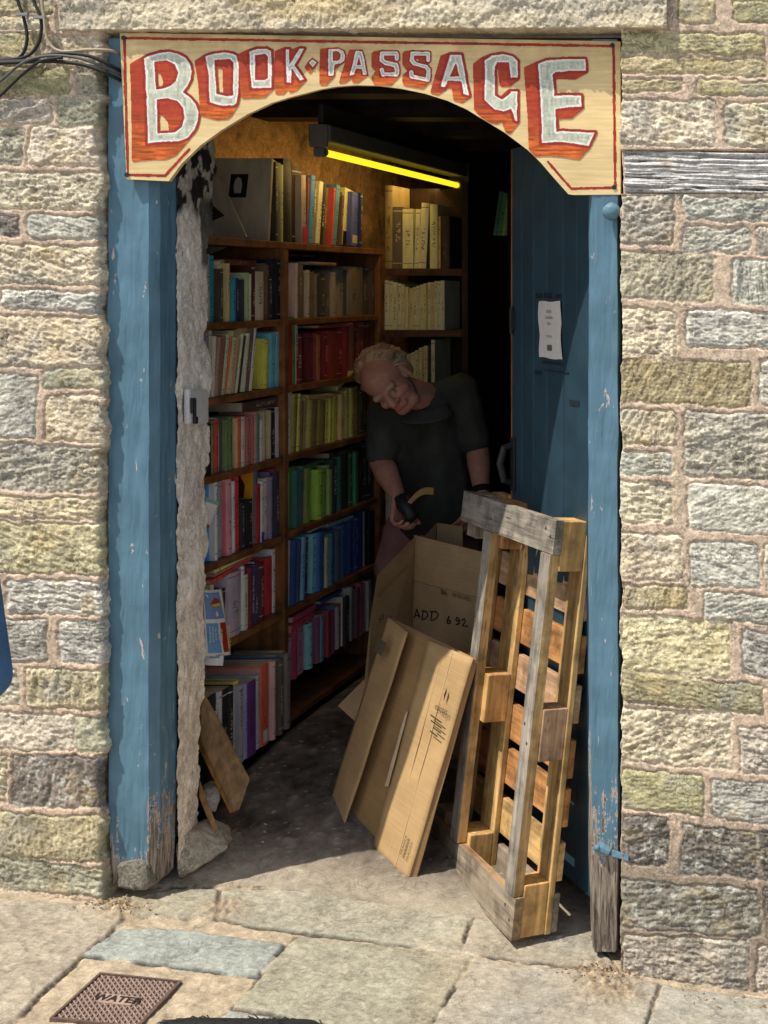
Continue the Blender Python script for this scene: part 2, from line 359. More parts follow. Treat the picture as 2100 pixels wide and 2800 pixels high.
def stone_sheet(name, u0, u1, v0, v1, step, stones, seed, parent, base=lambda U, V: 0 * U, turn_right=None, turn_left=None, turn_down=None, plain=None):
    u = np.arange(u0, u1 + .1, step); v = np.arange(v0, v1 + .1, step)
    U, V = np.meshgrid(u, v)
    dist, sid = stone_fields(U, V, stones, seed)
    rng = np.random.default_rng(seed)
    ns = len(stones) + 1
    amp = np.array([TYPES[s[4]][1] for s in stones] + [0]); colr = np.array([TYPES[s[4]][0] for s in stones] + [tuple(MORTAR)])
    colr[:-1] = colr[:-1] * .72 + np.array((.66, .585, .445)) * .28 * colr[:-1].mean(1, keepdims=True) / .55; colr[:-1] *= rng.uniform(.76, 1.12, (ns - 1, 1)) * rng.uniform(.97, 1.03, (ns - 1, 3))
    lift = np.append(rng.uniform(.0, .0055, ns - 1), 0)
    an = np.append(rng.uniform(-.35, .35, ns - 1), 0)[sid]; k1 = np.append(rng.uniform(.5, 1.4, ns - 1), 0)[sid]; k2 = np.append(rng.uniform(.3, 1.5, ns - 1), 0)[sid]; k3 = np.append(rng.uniform(.3, 1.5, ns - 1), 0)[sid]
    U0, V0 = U, V; tx = np.append(rng.uniform(-.012, .012, ns - 1), 0); ty = np.append(rng.uniform(-.02, .02, ns - 1), 0)
    kind = np.array([ord(s[4]) for s in stones] + [0])[sid]
    off = sid * 137.7
    lam = np.where((kind == ord('o')) | (kind == ord('b')), 1.9, 1.0)
    tool = np.where(np.append(rng.random(ns - 1) < .16, False)[sid], 1.35, 0)
    U, V = U * np.cos(an + tool) - V * np.sin(an + tool), U * np.sin(an + tool) + V * np.cos(an + tool)
    f1 = fbm((U + off) / 55, (V + off) / 34 * lam, 5, seed + 11)
    f2 = ridge((U + off) / 40, (V - off) / 15 * lam, 4, seed + 21)
    f3 = fbm((U - off) / 10, (V + off) / 7 * lam, 3, seed + 31)
    f4 = fbm((U + off) / 90, (V - off) / 90, 3, seed + 41)
    U, V = U0, V0
    f5 = ridge((U - off) / 13, (V + off) / 8 * lam, 3, seed + 37)
    ins = dist > 0
    prof = sst(-1, 8, dist)
    A = amp[sid]
    uc = np.array([(s[0] + s[1]) / 2 for s in stones] + [0])[sid]; vc = np.array([(s[2] + s[3]) / 2 for s in stones] + [0])[sid]
    h = np.where(ins, -.0005 + prof * (.003 + lift[sid]) + prof * A * (.0024 * k1 * f1 + .0036 * k2 * (f2 - .35) + .0022 * f3 + .0030 * k3 * (f5 - .35)) + prof * (tx[sid] * (U - uc) + ty[sid] * (V - vc)) * .001, 0)
    rib = sst(1.5, 4, -dist + 1.2 * fbm(U / 25, V / 25, 3, seed + 51))
    mort = .0048 * rib + .0008 * fbm(U / 12, V / 12, 4, seed + 61)
    h = np.where(ins, h, mort)
    c = colr[sid] * (1 + .22 * f1 + .10 * f3)[..., None]
    c = c * (1 - .45 * np.clip(-(f2 - .15), 0, 1))[..., None]
    ochre = np.clip(f4 * 1.2 - .45, 0, 1)[..., None]; c = c * (1 - .5 * ochre) + ochre * .5 * np.array((.60, .46, .23))
    grey = np.clip(-f4 * 1.3 - .45, 0, 1)[..., None]; c = c * (1 - .5 * grey) + grey * .5 * np.array((.36, .355, .33))
    lich = sst(.35, .6, fbm(U / 22, V / 22, 4, seed + 71)) * (kind == ord('d')) * .75
    c = c * (1 - lich[..., None]) + lich[..., None] * np.array((.62, .60, .53))
    mc = MORTAR * (1 + .16 * fbm(U / 18, V / 18, 4, seed + 81))[..., None]
    c = np.where(ins[..., None], c, mc)
    if plain is not None: h, c = plain(U, V, h, c)
    dm = sst(2150, 2420, V + 40 * fbm(U / 90, V / 90, 3, seed + 95))[..., None] * (U > 1000)[..., None] * .65
    c = np.where(ins[..., None], c, c * (1 - dm) + dm * np.array((.27, .225, .18)))
    damp = sst(2150, 2550, V + 60 * fbm(U / 120, V / 120, 3, seed + 91))[..., None]
    c = c * (1 - .14 * damp)
    D = base(U, V) - h
    X = (U - 1050) / 1000; Z = (2400 - V) / 1000
    if turn_right is not None:
        e = turn_right + 12 * fbm(V / 70, V * 0 + 3, 3, seed + 101) + 4 * fbm(V / 18, V * 0, 2, seed + 103)
        over = np.maximum(U - e, 0); soft = np.maximum(U - e + 14, 0)
        X = X - over * .00092 + .003 * fbm(V / 16, U / 12, 3, seed + 105) * sst(0, 10, over); D = D + .0028 * over + soft ** 2 * .00003 * (over <= 0) + (over > 0) * 14 ** 2 * .00003
    if turn_left is not None:
        e = turn_left + 5 * fbm(V / 60, V * 0 + 3, 3, seed + 101) + 1.0 * fbm(V / 15, V * 0, 2, seed + 103)
        over = np.maximum(e - U, 0); X = X + over * .00092; D = D + .0028 * over
    if turn_down is not None:
        e = turn_down + 2 * fbm(U / 30, U * 0 + 3, 3, seed + 101)
        over = np.maximum(V - e, 0); Z = Z + over * .00094; D = D + .0030 * over
    Vv = np.stack([X, D, Z], -1).reshape(-1, 3)
    return mesh_obj(name, Vv, grid_faces(*U.shape), M['stone'], parent, c.reshape(-1, 3), smooth=True)

LS = [(-10,150,-30,38,'o',0),(-10,128,50,78,'g',.02),(-10,110,95,165,'o',.02),(125,300,100,188,'t',.03),(-10,192,182,258,'o',.03),(214,310,178,258,'e',.03),
 (-10,145,272,338,'g',.03),(165,310,270,345,'e',.03),(-10,66,350,447,'g',.02),(86,310,352,452,'g',.03),(-10,310,472,568,'t',.02),(-10,56,590,645,'d',.02),(78,310,590,652,'b',.03),
 (-10,310,674,775,'t',.02),(8,310,797,847,'b',.03),(-10,310,868,1000,'t',.02),(-10,102,1022,1196,'b',.02),(120,310,1012,1060,'e',.02),(134,300,1082,1202,'t',.02),
 (-10,310,1217,1342,'g',.03),(-10,310,1362,1416,'y',.02),(-10,310,1433,1568,'y',.02),(26,310,1590,1676,'b',.02),(-10,130,1694,1806,'b',.02),(166,310,1696,1812,'b',.03),
 (-10,54,1830,1922,'g',.02),(76,310,1832,1932,'y',.03),(-10,206,1950,2048,'g',.03),(210,310,1958,2052,'e',.03),(-10,24,2066,2190,'t',.02),(42,300,2066,2202,'d',.03),
 (-10,296,2226,2344,'y',.05),(-10,292,2356,2440,'e',.10)]
RS = [(1858,1962,2,66,'o',0),(2010,2120,12,66,'o',0),(1700,2092,96,150,'o',.02),(1700,2100,164,206,'o',.02),(1700,1866,222,252,'o',.02),(1908,2110,224,262,'o',.03),
 (1700,1956,278,400,'g',.02),(1986,2110,286,402,'g',.02),(1700,1840,536,664,'g',.02),(1870,2110,542,602,'b',.05),(1870,2050,622,690,'b',.03),(2074,2120,624,692,'g',.03),
 (1700,1952,692,820,'t',.05),(2004,2120,708,830,'b',.03),(1700,1850,846,972,'t',.03),(1882,2120,852,945,'b',.03),(1704,2055,986,1102,'o',.03),(2080,2130,982,1102,'b',.03),
 (1700,1850,1122,1212,'t',.05),(1704,1842,1236,1292,'b',.04),(1876,2130,1128,1302,'g',.04),(1698,1842,1316,1422,'t',.06),(1888,2130,1324,1448,'b',.06),
 (1702,1866,1456,1582,'t',.06),(1894,2080,1480,1600,'b',.05),(2098,2140,1482,1610,'g',.05),(1706,1880,1598,1656,'o',.05),(1932,2130,1624,1692,'b',.06),(1704,1998,1684,1832,'y',.08),(2036,2130,1722,1842,'b',.07),
 (1708,2090,1848,1926,'o',.12),(1702,2002,1936,2080,'t',.08),(2026,2140,1984,2104,'g',.08),(1706,1926,2100,2208,'o',.10),(1952,2140,2128,2234,'b',.08),
 (1712,1832,2222,2352,'d',.06),(1870,2130,2258,2384,'d',.08),(1706,2076,2408,2536,'d',.07),(2096,2150,2420,2560,'d',.07),(1710,2052,2552,2690,'g',.05),(2076,2180,2580,2760,'g',.05)]
rr = random.Random(3)
for side in (0, 1):                        # the wall goes on past the picture
    v = -215.
    while v < (2440 if side == 0 else 2780):
        hgt = rr.uniform(62, 125); uu = -262. if side == 0 else 2128.
        while uu < (-25 if side == 0 else 2420):
            w = rr.uniform(90, 240); x1 = min(uu + w, -26 if side == 0 else 2425)
            if x1 - uu > 30: (LS if side == 0 else RS).append((uu, x1, v, v + hgt - 15, rr.choice('tbgoyt'), .03))
            uu = x1 + 16
        v += hgt + 3
wall = empty('stone_wall', (0, 0, 0), 'coursed rubble stone wall with raised pink mortar joints around the doorway', 'wall')
LS += [(-10, 140, -120, -45, 't', 0), (-10, 240, -210, -135, 'g', 0)]
RS += [(1850, 2110, -90, -12, 'g', 0), (1700, 2110, -210, -105, 't', 0)]
stone_sheet('masonry', -260, 322, -215, 2480, 3, LS, 5, wall, base=lambda U, V: 0 * U - .004, turn_right=278)
def beam_gap(U, V, h, c):                  # the wall is cut back where the old timber is let in
    m = (V > 412) & (V < 532) & (U > 1690)
    return np.where(m, -.02, h), c
stone_sheet('masonry', 1686, 2420, -215, 2790, 3, RS, 9, wall, base=lambda U, V: 0 * U - .022, turn_left=1703, plain=beam_gap)
# lintel: one long dressed block, picked face
def picked(U, V, h, c):
    f = fbm(U / 9, V / 11, 3, 301); g = fbm(U / 70, V / 40, 4, 305); r2 = fbm(U / 200, V / 120, 3, 309)
    h = .0030 * f + .005 * g
    c = np.array((.62, .545, .40)) * (1 + .18 * g + .10 * f)[..., None]
    o = np.clip(r2 * 1.5 - .2, 0, 1)[..., None]; c = c * (1 - .5 * o) + o * .5 * np.array((.58, .43, .20))
    g2 = np.clip(-r2 * 1.5 - .1, 0, 1)[..., None]; c = c * (1 - .45 * g2) + g2 * .45 * np.array((.42, .40, .36))
    return h, c
stone_sheet('lintel', 176, 1832, -215, 122, 3, [(0, 10, 0, 10, 't', 0)], 77, wall,
            base=lambda U, V: -.020 - .030 * (U - 176) / 1656, plain=picked, turn_down=86)
# weathered timber let into the wall
u = np.arange(1700, 2421, 2.5); v = np.arange(410, 531, 1.5); U, V = np.meshgrid(u, v)
V2 = V + 4 * fbm(U / 200, V / 60, 3, 40)
g = fbm(U / 160, V2 / 7, 4, 44); cr = ridge(U / 220, V2 / 16, 3, 47)
hh = .006 * g - .010 * sst(.55, .9, cr) + .004 * fbm(U / 90, V / 30, 3, 49) - .02 * (sst(6, 0, V - 410) + sst(8, 0, 530 - V))
cc = np.array((.58, .56, .53))[None, None] * (1 + .45 * g)[..., None] * (1 - .8 * sst(.5, .85, cr))[..., None]
cc = np.clip(cc, .015, .7)
kn = np.exp(-((U - 1826) ** 2 / 500 + (V - 450) ** 2 / 120))[..., None]; cc = cc * (1 - .6 * kn) + kn * .3 * np.array((.4, .22, .05))
edge = np.maximum(1712 - U, 0)
Vv = np.stack([(U - 1050) / 1000 + edge * .0009, -.026 - hh + edge * .0028, (2400 - V - .02 * (U - 1700)) / 1000], -1).reshape(-1, 3)
mesh_obj('timber_beam', Vv, grid_faces(*U.shape), M['stone'], wall, cc.reshape(-1, 3), smooth=True)

# ================================================================== ground
def zg(x): return -.1615 - .13 * np.clip(x, -4, 4)
def ground(x, d):
    x = np.asarray(x, float); d = np.asarray(d, float)
    s = sst(-.10, 1.05, d) * sst(-.86, -.68, x) * (1 - .55 * sst(-.35, .05, x))
    return zg(x) + .154 * s
def GP(px, py):
    k = 1.0
    for _ in range(60):
        x = CX + (px - 2450) / 1000 * k
        k = .5 * k + .5 * (CZ - float(ground(x, DIST * (k - 1)))) / ((py - 790) / 1000)
    return (CX + (px - 2450) / 1000 * k, DIST * (k - 1))
FL = [([(-500,2440),(300,2472),(338,2512),(20,2800),(-420,3200)],(.47,.425,.35)),
 ([(338,2462),(470,2428),(598,2428),(588,2512),(345,2500)],(.41,.40,.32)),
 ([(607,2430),(900,2440),(1298,2480),(1256,2600),(830,2548),(597,2516)],(.42,.41,.34)),
 ([(1308,2480),(1450,2495),(1620,2560),(1690,2655),(1264,2603)],(.40,.385,.33)),
 ([(318,2544),(430,2536),(780,2579),(705,2666),(232,2608)],(.38,.42,.40)),
 ([(812,2560),(1290,2612),(1176,2800),(1100,2930),(900,2800),(640,2752),(712,2668)],(.42,.41,.33)),
 ([(630,2766),(890,2806),(1090,2940),(300,3000)],(.40,.43,.42)),
 ([(1302,2620),(1700,2674),(1803,2688),(1764,2800),(1700,3000),(1120,2960),(1186,2800)],(.43,.415,.37)),
 ([(1813,2692),(2500,2790),(2500,3100),(1715,3000),(1774,2800)],(.43,.42,.37)),
 ([(340,2424),(480,2380),(820,2345),(1290,2395),(1300,2470),(900,2432),(600,2420)],(.40,.35,.27))]
FLW = [([GP(*q) for q in pl], c) for pl, c in FL]
x = np.arange(-1.75, 1.75, .0042); d = np.arange(-1.0, .151, .0042); X, D = np.meshgrid(x, d)
wx = X + .0035 * fbm(X * 18, D * 18, 3, 401) + .0022 * fbm(X * 90, D * 90, 3, 402); wd = D + .004 * fbm(X * 18, D * 18, 3, 403)
GROW = .0035
best = np.full(X.shape, 1.); fid = np.full(X.shape, -1)
for i, (pl, c) in enumerate(FLW):
    sd = sdpoly(wx, wd, pl) - GROW; up = sd < best; best[up] = sd[up]; fid[up] = i
cols = np.array([c for _, c in FLW] + [(.52, .425, .29)])
ins = best < 0
n4 = fbm(X * 150, D * 150, 3, 417); n1 = fbm(X * 9 + fid * 7, D * 9, 5, 411); n2 = fbm(X * 60, D * 130 + fid, 3, 413); n3 = fbm(X * 35, D * 35, 4, 415)
C = np.where(ins[..., None], cols[fid] * np.array((.80, .77, .73)) * (1 + .15 * n1 + .12 * n2 + .16 * n4)[..., None], cols[-1] * np.array((.82, .82, .86)) * (1 + .20 * n3 + .12 * n4)[..., None])
warm = np.clip(fbm(X * 3.1, D * 3.1, 3, 421) * 1.2 - .1, 0, 1)[..., None] * .35; C = C * (1 - warm) + warm * np.array((.42, .34, .23))
crumb = sst(.006, .0, np.abs(best)) * sst(.1, .5, n3); C = C * (1 - .45 * crumb[..., None]) + .45 * crumb[..., None] * np.array((.55, .50, .41))
dk = sst(.0060, .0022, np.abs(best + .0005)) * sst(-.45, .1, fbm(X * 14, D * 14, 3, 423)); C *= (1 - .75 * dk)[..., None]
H = np.where(ins, .0025 * n1 + .0013 * n2 + .0014 * n3 + .0005 * n4 - .004 * sst(-.006, 0, best), -.0055 + .0024 * n3 + .0006 * n4)
H -= .006 * dk
# litter and dirt collected at the foot of the posts
for (lx, ld, r) in [(-.70, -.03, .07), (.60, -.06, .09), (-.45, .02, .06), (.66, -.12, .07)]:
    q = np.exp(-((X - lx) ** 2 + (D - ld) ** 2) / r ** 2); H += q * (.008 + .006 * fbm(X * 80, D * 80, 3, 431))
    C = C * (1 - .6 * q[..., None]) + .6 * q[..., None] * np.array((.33, .24, .15)) * (1 + .5 * fbm(X * 110, D * 110, 2, 433))[..., None]
sp = np.exp(-((X - .99) ** 2 / .0009 + (D + .27) ** 2 / .0006))[..., None]; C = C * (1 - .6 * sp) + .6 * sp * .09
H *= sst(.15, .11, D)
Z = ground(X, D) + H
mesh_obj('pavement', np.stack([X, D, Z], -1).reshape(-1, 3), grid_faces(*X.shape, flip=True), M['flag'], None, C.reshape(-1, 3), smooth=True)['kind'] = 'structure'
x = np.arange(-1.1, 1.6, .008); d = np.concatenate([np.arange(.148, 1.2, .006), np.arange(1.2, 3.5, .012)]); X, D = np.meshgrid(x, d)
n1 = fbm(X * 7, D * 7, 5, 451); n2 = fbm(X * 34, D * 30, 4, 453); n3 = fbm(X * 80, D * 80, 2, 455)
ck = ridge(X * 2.6 + .3 * n1, D * 2.2, 2, 457)
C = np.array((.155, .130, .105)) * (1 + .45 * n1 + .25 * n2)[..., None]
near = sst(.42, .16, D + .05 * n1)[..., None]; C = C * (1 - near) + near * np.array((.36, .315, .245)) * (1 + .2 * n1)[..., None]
dust = sst(.4, 1.0, n2 + .5 * n1)[..., None] * .4; C = C * (1 - dust) + dust * np.array((.34, .30, .25))
ckm = sst(.86, .95, ck)[..., None]; C = C * (1 - .5 * ckm) + ckm * .5 * np.array((.30, .28, .25))
bits = sst(1.12, 1.2, n3)[..., None]; C = C * (1 - .8 * bits) + .8 * bits * np.array((.4, .37, .33))
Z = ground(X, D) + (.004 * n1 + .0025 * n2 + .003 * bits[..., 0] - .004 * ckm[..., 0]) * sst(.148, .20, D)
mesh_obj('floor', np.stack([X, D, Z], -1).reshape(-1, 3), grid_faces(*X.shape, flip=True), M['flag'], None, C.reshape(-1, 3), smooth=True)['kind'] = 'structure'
x = np.array([-60, -20, -8, -4, -1.74, 0, 1.74, 4, 8, 20, 60.]); d = np.array([-80, -30, -12, -5, -2.2, -.985]); X, D = np.meshgrid(x, d)
mesh_obj('road', np.stack([X, D, zg(X) - .03], -1).reshape(-1, 3), grid_faces(*X.shape, flip=True), m_plain('asphalt', (.30, .28, .25), .9, .3, 40, .5), None)['kind'] = 'structure'

# ================================================================== room behind the doorway
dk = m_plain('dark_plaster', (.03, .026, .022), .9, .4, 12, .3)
def structure(name, g, mat):
    o = g.build(name, mat); o['kind'] = 'structure'; return o
x = np.arange(.3, 3.4, .02); z = np.arange(-.2, 2.36, .02); Y, Z = np.meshgrid(x, z)
n = fbm(Y * 9, Z * 9, 5, 501); n2 = fbm(Y * 30, Z * 30, 3, 503)
C = np.array((.60, .37, .19)) * (1 + .28 * n + .15 * n2)[..., None]; C *= (1 - .6 * sst(.55, .8, ridge(Y * 6 + n * .4, Z * 7, 3, 507)))[..., None]
mesh_obj('inner_wall', np.stack([-1.03 + .012 * n + .004 * n2, Y, Z], -1).reshape(-1, 3), grid_faces(*Y.shape), M['plaster'], None, C.reshape(-1, 3), smooth=True)['kind'] = 'structure'
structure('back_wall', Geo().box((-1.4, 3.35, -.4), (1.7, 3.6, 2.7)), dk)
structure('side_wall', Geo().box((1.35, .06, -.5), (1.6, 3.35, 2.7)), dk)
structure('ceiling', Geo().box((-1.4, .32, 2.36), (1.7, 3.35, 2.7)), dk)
g = Geo()
for yy in (.75, 1.35, 1.95, 2.55): g.box((-1.02, yy, 2.255), (1.35, yy + .13, 2.36), (.03, .022, .018))
structure('ceiling_beams', g, M['shelfwood'])
structure('lintel_backing', Geo().box((-1.4, .045, 2.305), (1.7, .32, 2.75)), m_plain('grey_soffit', (.34, .30, .25), .9, .35, 14, .4))
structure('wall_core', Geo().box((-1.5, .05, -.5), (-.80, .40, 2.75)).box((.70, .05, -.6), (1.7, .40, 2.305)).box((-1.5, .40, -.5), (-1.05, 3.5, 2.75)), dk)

structure('outer_wall', Geo().box((-5, .03, -.9), (-1.312, .42, 2.76)).box((1.372, .03, -1.2), (5, .42, 2.76)), m_plain('plain_stone_wall', (.52, .45, .34), .9, .4, 9, .8))
# ================================================================== door frame
frame = empty('door_frame', (0, .05, 0), 'pair of blue painted timber door posts with peeling paint', 'door frame')
def post(pts, zlo, zhi, mat, seed, name='door_post', foot=0.0):
    """an upright of the given plan (list of x, y), slightly crooked, its foot worn"""
    zs = np.concatenate([np.arange(zlo, zlo + .35, .012), np.arange(zlo + .35, zhi + .01, .03)])
    rows = []; pl = []
    for (a, b) in zip(pts, pts[1:] + pts[:1]):
        n = max(1, int(math.hypot(b[0] - a[0], b[1] - a[1]) / .006))
        for i in range(n): pl.append((a[0] + (b[0] - a[0]) * i / n, a[1] + (b[1] - a[1]) * i / n))
    pl = np.array(pl); cen = pl.mean(0); n = len(pl)
    zz = np.repeat(zs[:, None], n, 1); X = np.repeat(pl[None, :, 0], len(zs), 0); Y = np.repeat(pl[None, :, 1], len(zs), 0)
    ang = np.arange(n)[None, :] * .35 + 0 * zz
    w = sst(zlo + .30, zlo, zz) * foot
    r = 1 - w * (.16 + .22 * np.abs(vnoise(ang * 1.6, zz * 7, seed))) - .10 * w * sst(zlo + .07, zlo, zz)
    X = cen[0] + (X - cen[0]) * r + .0015 * fbm(ang, zz * 9, 3, seed) ; Y = cen[1] + (Y - cen[1]) * r + .0015 * fbm(ang + 9, zz * 9, 3, seed + 3)
    V = np.stack([X, Y, zz], -1).reshape(-1, 3)
    F = [(i * n + k, i * n + (k + 1) % n, (i + 1) * n + (k + 1) % n, (i + 1) * n + k) for i in range(len(zs) - 1) for k in range(n)]
    F.append(tuple((len(zs) - 1) * n + k for k in range(n)))
    ar = sum(pts[i][0] * pts[(i + 1) % len(pts)][1] - pts[(i + 1) % len(pts)][0] * pts[i][1] for i in range(len(pts)))
    if ar < 0: F = [f[::-1] for f in F]
    o = mesh_obj(name, V, F, mat, frame); 
    return o
Lx0, Lx1 = -.738, -.657
post([(Lx0 - .03, .024), (Lx1, .024), (-.6395, .048), (-.6385, .132), (Lx0 - .03, .132)], -.03, 2.30, M['post_l'], 61, foot=.35)['label'] = 'left post with chamfered edge and bare grey foot'
Rp = [(.549, .046), (.566, .014), (.636, .014), (.636, .12), (.549, .12)]
post(Rp, -.215, 2.30, M['post_r'], 71, foot=.6)['label'] = 'right post worn to dark rotten wood at its foot'
post([(.640, .055), (.69, .055), (.69, .12), (.640, .12)], -.2, 2.3, m_plain('dark_gap_shade', (.045, .034, .027), .9, .4), 75, 'gap_shade_strip')  # dark strip whose colour stands in for the shade between post and wall
# stone block under the left post
tx_ = bpy.data.textures.new('stone_relief', 'CLOUDS'); tx_.noise_scale = .045; tx_.noise_depth = 4
def roughstone(g, name, parent, bev=.010, amp=.014, lv=4):
    o = g.build(name, M['stone'], parent, True)
    bevel(o, bev, 2); m = o.modifiers.new('sub', 'SUBSURF'); m.subdivision_type = 'SIMPLE'; m.levels = lv; m.render_levels = lv
    m = o.modifiers.new('relief', 'DISPLACE'); m.texture = tx_; m.strength = amp; m.texture_coords = 'GLOBAL'; m.mid_level = .5
    return o
g = Geo(); g.prism([P(320, 2360, .016), P(366, 2352, .016), P(402, 2366, .016), P(404, 2436, .010), P(318, 2434, .010)], (.006, .115, 0), (.22, .20, .165))
roughstone(g, 'padstone', frame)
# knob and strap
g = Geo(); c = P(1672, 578, -.01)
g.ball(c, (.024, .02, .024), (.06, .14, .22), 12, 8, bump=.08, seed=2); g.tube([(c[0], .02, c[2]), (c[0] - .002, -.012, c[2])], .013, (.06, .14, .22))
g.build('bolt_head', M['strap'], frame, True)
g = Geo(); a = P(1632, 2312, .008); b = P(1668, 2330, .006); e = P(1716, 2345, -.03)
g.tube([a, b], [.016, .012], n=10); g.frame(b, np.array(e) - b, (0, 1, 0), (.1, 0, 1), (-.1, -.002, -.008), (1.05, .002, .008)); g.ball((a[0] + .004, a[1] - .013, a[2]), .008)
g.build('iron_strap', M['strap'], frame)

# ================================================================== plaster reveal at the left
pl_ = empty('plaster_reveal', (-.66, .25, .9), 'rough limewashed plaster edge of the opening beside the left post', 'plaster wall')
z = np.arange(-.02, 2.31, .006); t = np.arange(0, 1.32, .012); T, Z = np.meshgrid(t, z)
py = 2400 - Z * 1000
e = .90 - .19 * sst(1.0, .45, Z) + .085 * fbm(Z * 7, Z * 0, 3, 601) + .05 * fbm(Z * 23, Z * 0 + 2, 3, 603) + .20 * sst(1.72, 1.8, Z) - .10 * np.exp(-((Z - .10) / .07) ** 2)
s = np.minimum(T, e); over = np.maximum(T - e, 0)
n1 = fbm(T * 2.4, Z * 9, 5, 607); n2 = fbm(T * 10, Z * 34, 4, 609); n5 = fbm(T * 26, Z * 90, 3, 610)
X = -.633 - .058 * s - .10 * over + .006 * n1 + .0035 * n2 + .0012 * n5; Y = .122 + .303 * s + .02 * over
X = X - .018 * sst(1.0, .985, 1 - over)
C = np.array((.90, .85, .78)) * (1 + .16 * n1 + .12 * n2)[..., None]
dirt = np.clip(fbm(T * 1.6, Z * 5, 4, 611) * 1.0, 0, 1)[..., None] * .32; C = C * (1 - dirt) + dirt * np.array((.52, .46, .40))
sand = sst(.95, .3, Z + .15 * n1)[..., None] * .55; C = C * (1 - sand) + sand * np.array((.80, .69, .54)) * (1 + .25 * n2)[..., None]
top = sst(1.80, 1.86, Z + .05 * n1)[..., None]; fl = sst(.0, .12, fbm(T * 6, Z * 22, 3, 613))[..., None]
C = C * (1 - top) + top * (fl * np.array((.5, .47, .42)) + (1 - fl) * np.array((.03, .03, .03)))
blk = (sst(1.66, 1.69, Z) * sst(.62, .66, T) * sst(1.92, 1.86, Z))[..., None]; C = C * (1 - .85 * blk) + .85 * blk * .03
mesh_obj('plaster_face', np.stack([X, Y, Z], -1).reshape(-1, 3), grid_faces(*T.shape, flip=True), M['plaster'], pl_, C.reshape(-1, 3), smooth=True)
# white switch plate screwed on the plaster edge
sw = empty('switch_plate', P(535, 1112, .27), 'white square metal plate with a black catch on the plaster edge', 'switch')
o = np.array(P(507, 1160, .165)); ax = np.array(P(563, 1158, .345)) - o; ax /= np.linalg.norm(ax); az = np.array((0, 0, 1.)); ay = np.cross(az, ax)
g = Geo().frame(o, ax, ay, az, (0, -.012, 0), (.175, .006, .102), (.66, .67, .68)); g.build('plate', M['vcol'], sw, bev=.008)
g = Geo().frame(o, ax, ay, az, (-.0, -.02, .03), (.012, -.012, .075), (.02, .02, .02)).frame(o, ax, ay, az, (.022, -.02, .006), (.034, -.012, .075), (.02, .02, .02)).frame(o, ax, ay, az, (.02, -.022, .0), (.042, -.012, .022), (.02, .02, .02))
g.build('catch', M['iron'], sw, bev=.003)

# ================================================================== sign
sign = empty('sign', (0, 0, 2.1), 'cream plywood signboard with arched lower edge lettered BOOK PASSAGE in red and white', 'sign')
def sd_(u): return .002 + .010 * (u - 330) / 1370      # the board stands a little further back at its right end
ARCH = [(459.5,495),(495,447),(546,397),(602,356),(674,312),(740,281),(787,266),(834,254),(875,243),(916,236),(967,232),(1027,233),(1093,241),(1156,254),(1220,274),(1275,299),(1310,321),(1375,360),(1440,409),(1475,443),(1505,478),(1551,530)]
OUT = [(326, 89), (345, 490)] + ARCH + [(1564, 532), (1694, 531), (1694, 111)]
pts = [((u - 1050) / 1000, sd_(u), (2400 - v) / 1000) for u, v in OUT]
bm = bmesh.new(); vs = [bm.verts.new(p) for p in pts]; f = bm.faces.new(vs); r_ = bmesh.ops.extrude_face_region(bm, geom=[f])
for v_ in r_['geom']:
    if isinstance(v_, bmesh.types.BMVert): v_.co.y += .014
bmesh.ops.recalc_face_normals(bm, faces=bm.faces); bmesh.ops.triangulate(bm, faces=bm.faces)
Vb = [v_.co[:] for v_ in bm.verts]; bm.verts.index_update(); Fb = [tuple(v_.index for v_ in f.verts) for f in bm.faces]; bm.free()
mesh_obj('board', Vb, Fb, M['sign'], sign)
RED = np.array((.36, .035, .022)); ORA = np.array((.54, .115, .025)); BLK = np.array((.44, .058, .025))
WHT = np.array((.88, .88, .84)); GGR = np.array((.36, .40, .29))
BORD = [[(450,480),(516,408)], [(339,103.5),(348,478),(450,480)], [(339,103.5),(1675,124)], [(1675,124),(1680,512),(1559,515),(1496,442)]]
u = np.arange(326, 1696, 1.25)
def cells(name, U, V, code, lift, colf, label=None):
    m = code[:-1, :-1] & code[1:, 1:] & code[1:, :-1] & code[:-1, 1:]
    if not m.any(): return
    F = grid_faces(*U.shape, mask=m)
    used, inv = np.unique(F.ravel(), return_inverse=True)
    Uu, Vu = U.ravel()[used], V.ravel()[used]
    X = np.stack([(Uu - 1050) / 1000, sd_(Uu) - lift, (2400 - Vu) / 1000], -1)
    o = mesh_obj(name, X, inv.reshape(-1, 4), M['vcol'], sign, colf.reshape(-1, 3)[used])
    if label: o['label'] = label
    return o
U, V = np.meshgrid(u, np.arange(95, 525, 1.25))
inside = sdpoly(U, V, OUT) < -1
db = np.min([sdline(U, V, b) for b in BORD], 0) + .8 * fbm(U / 14, V / 14, 2, 701)
cells('border_line', U, V, (db < 4.3) & inside, .0006, RED[None, None] * (1 + .25 * fbm(U / 20, V / 20, 3, 703))[..., None])
def z1(*p): return [(320 + a / 3.19, 80 + b / 3.19) for a, b in p]
def z2(*p): return [(840 + a / 3.95, 80 + b / 3.95) for a, b in p]
def z3(*p): return [(1180 + a / 3.072, 100 + b / 3.072) for a, b in p]
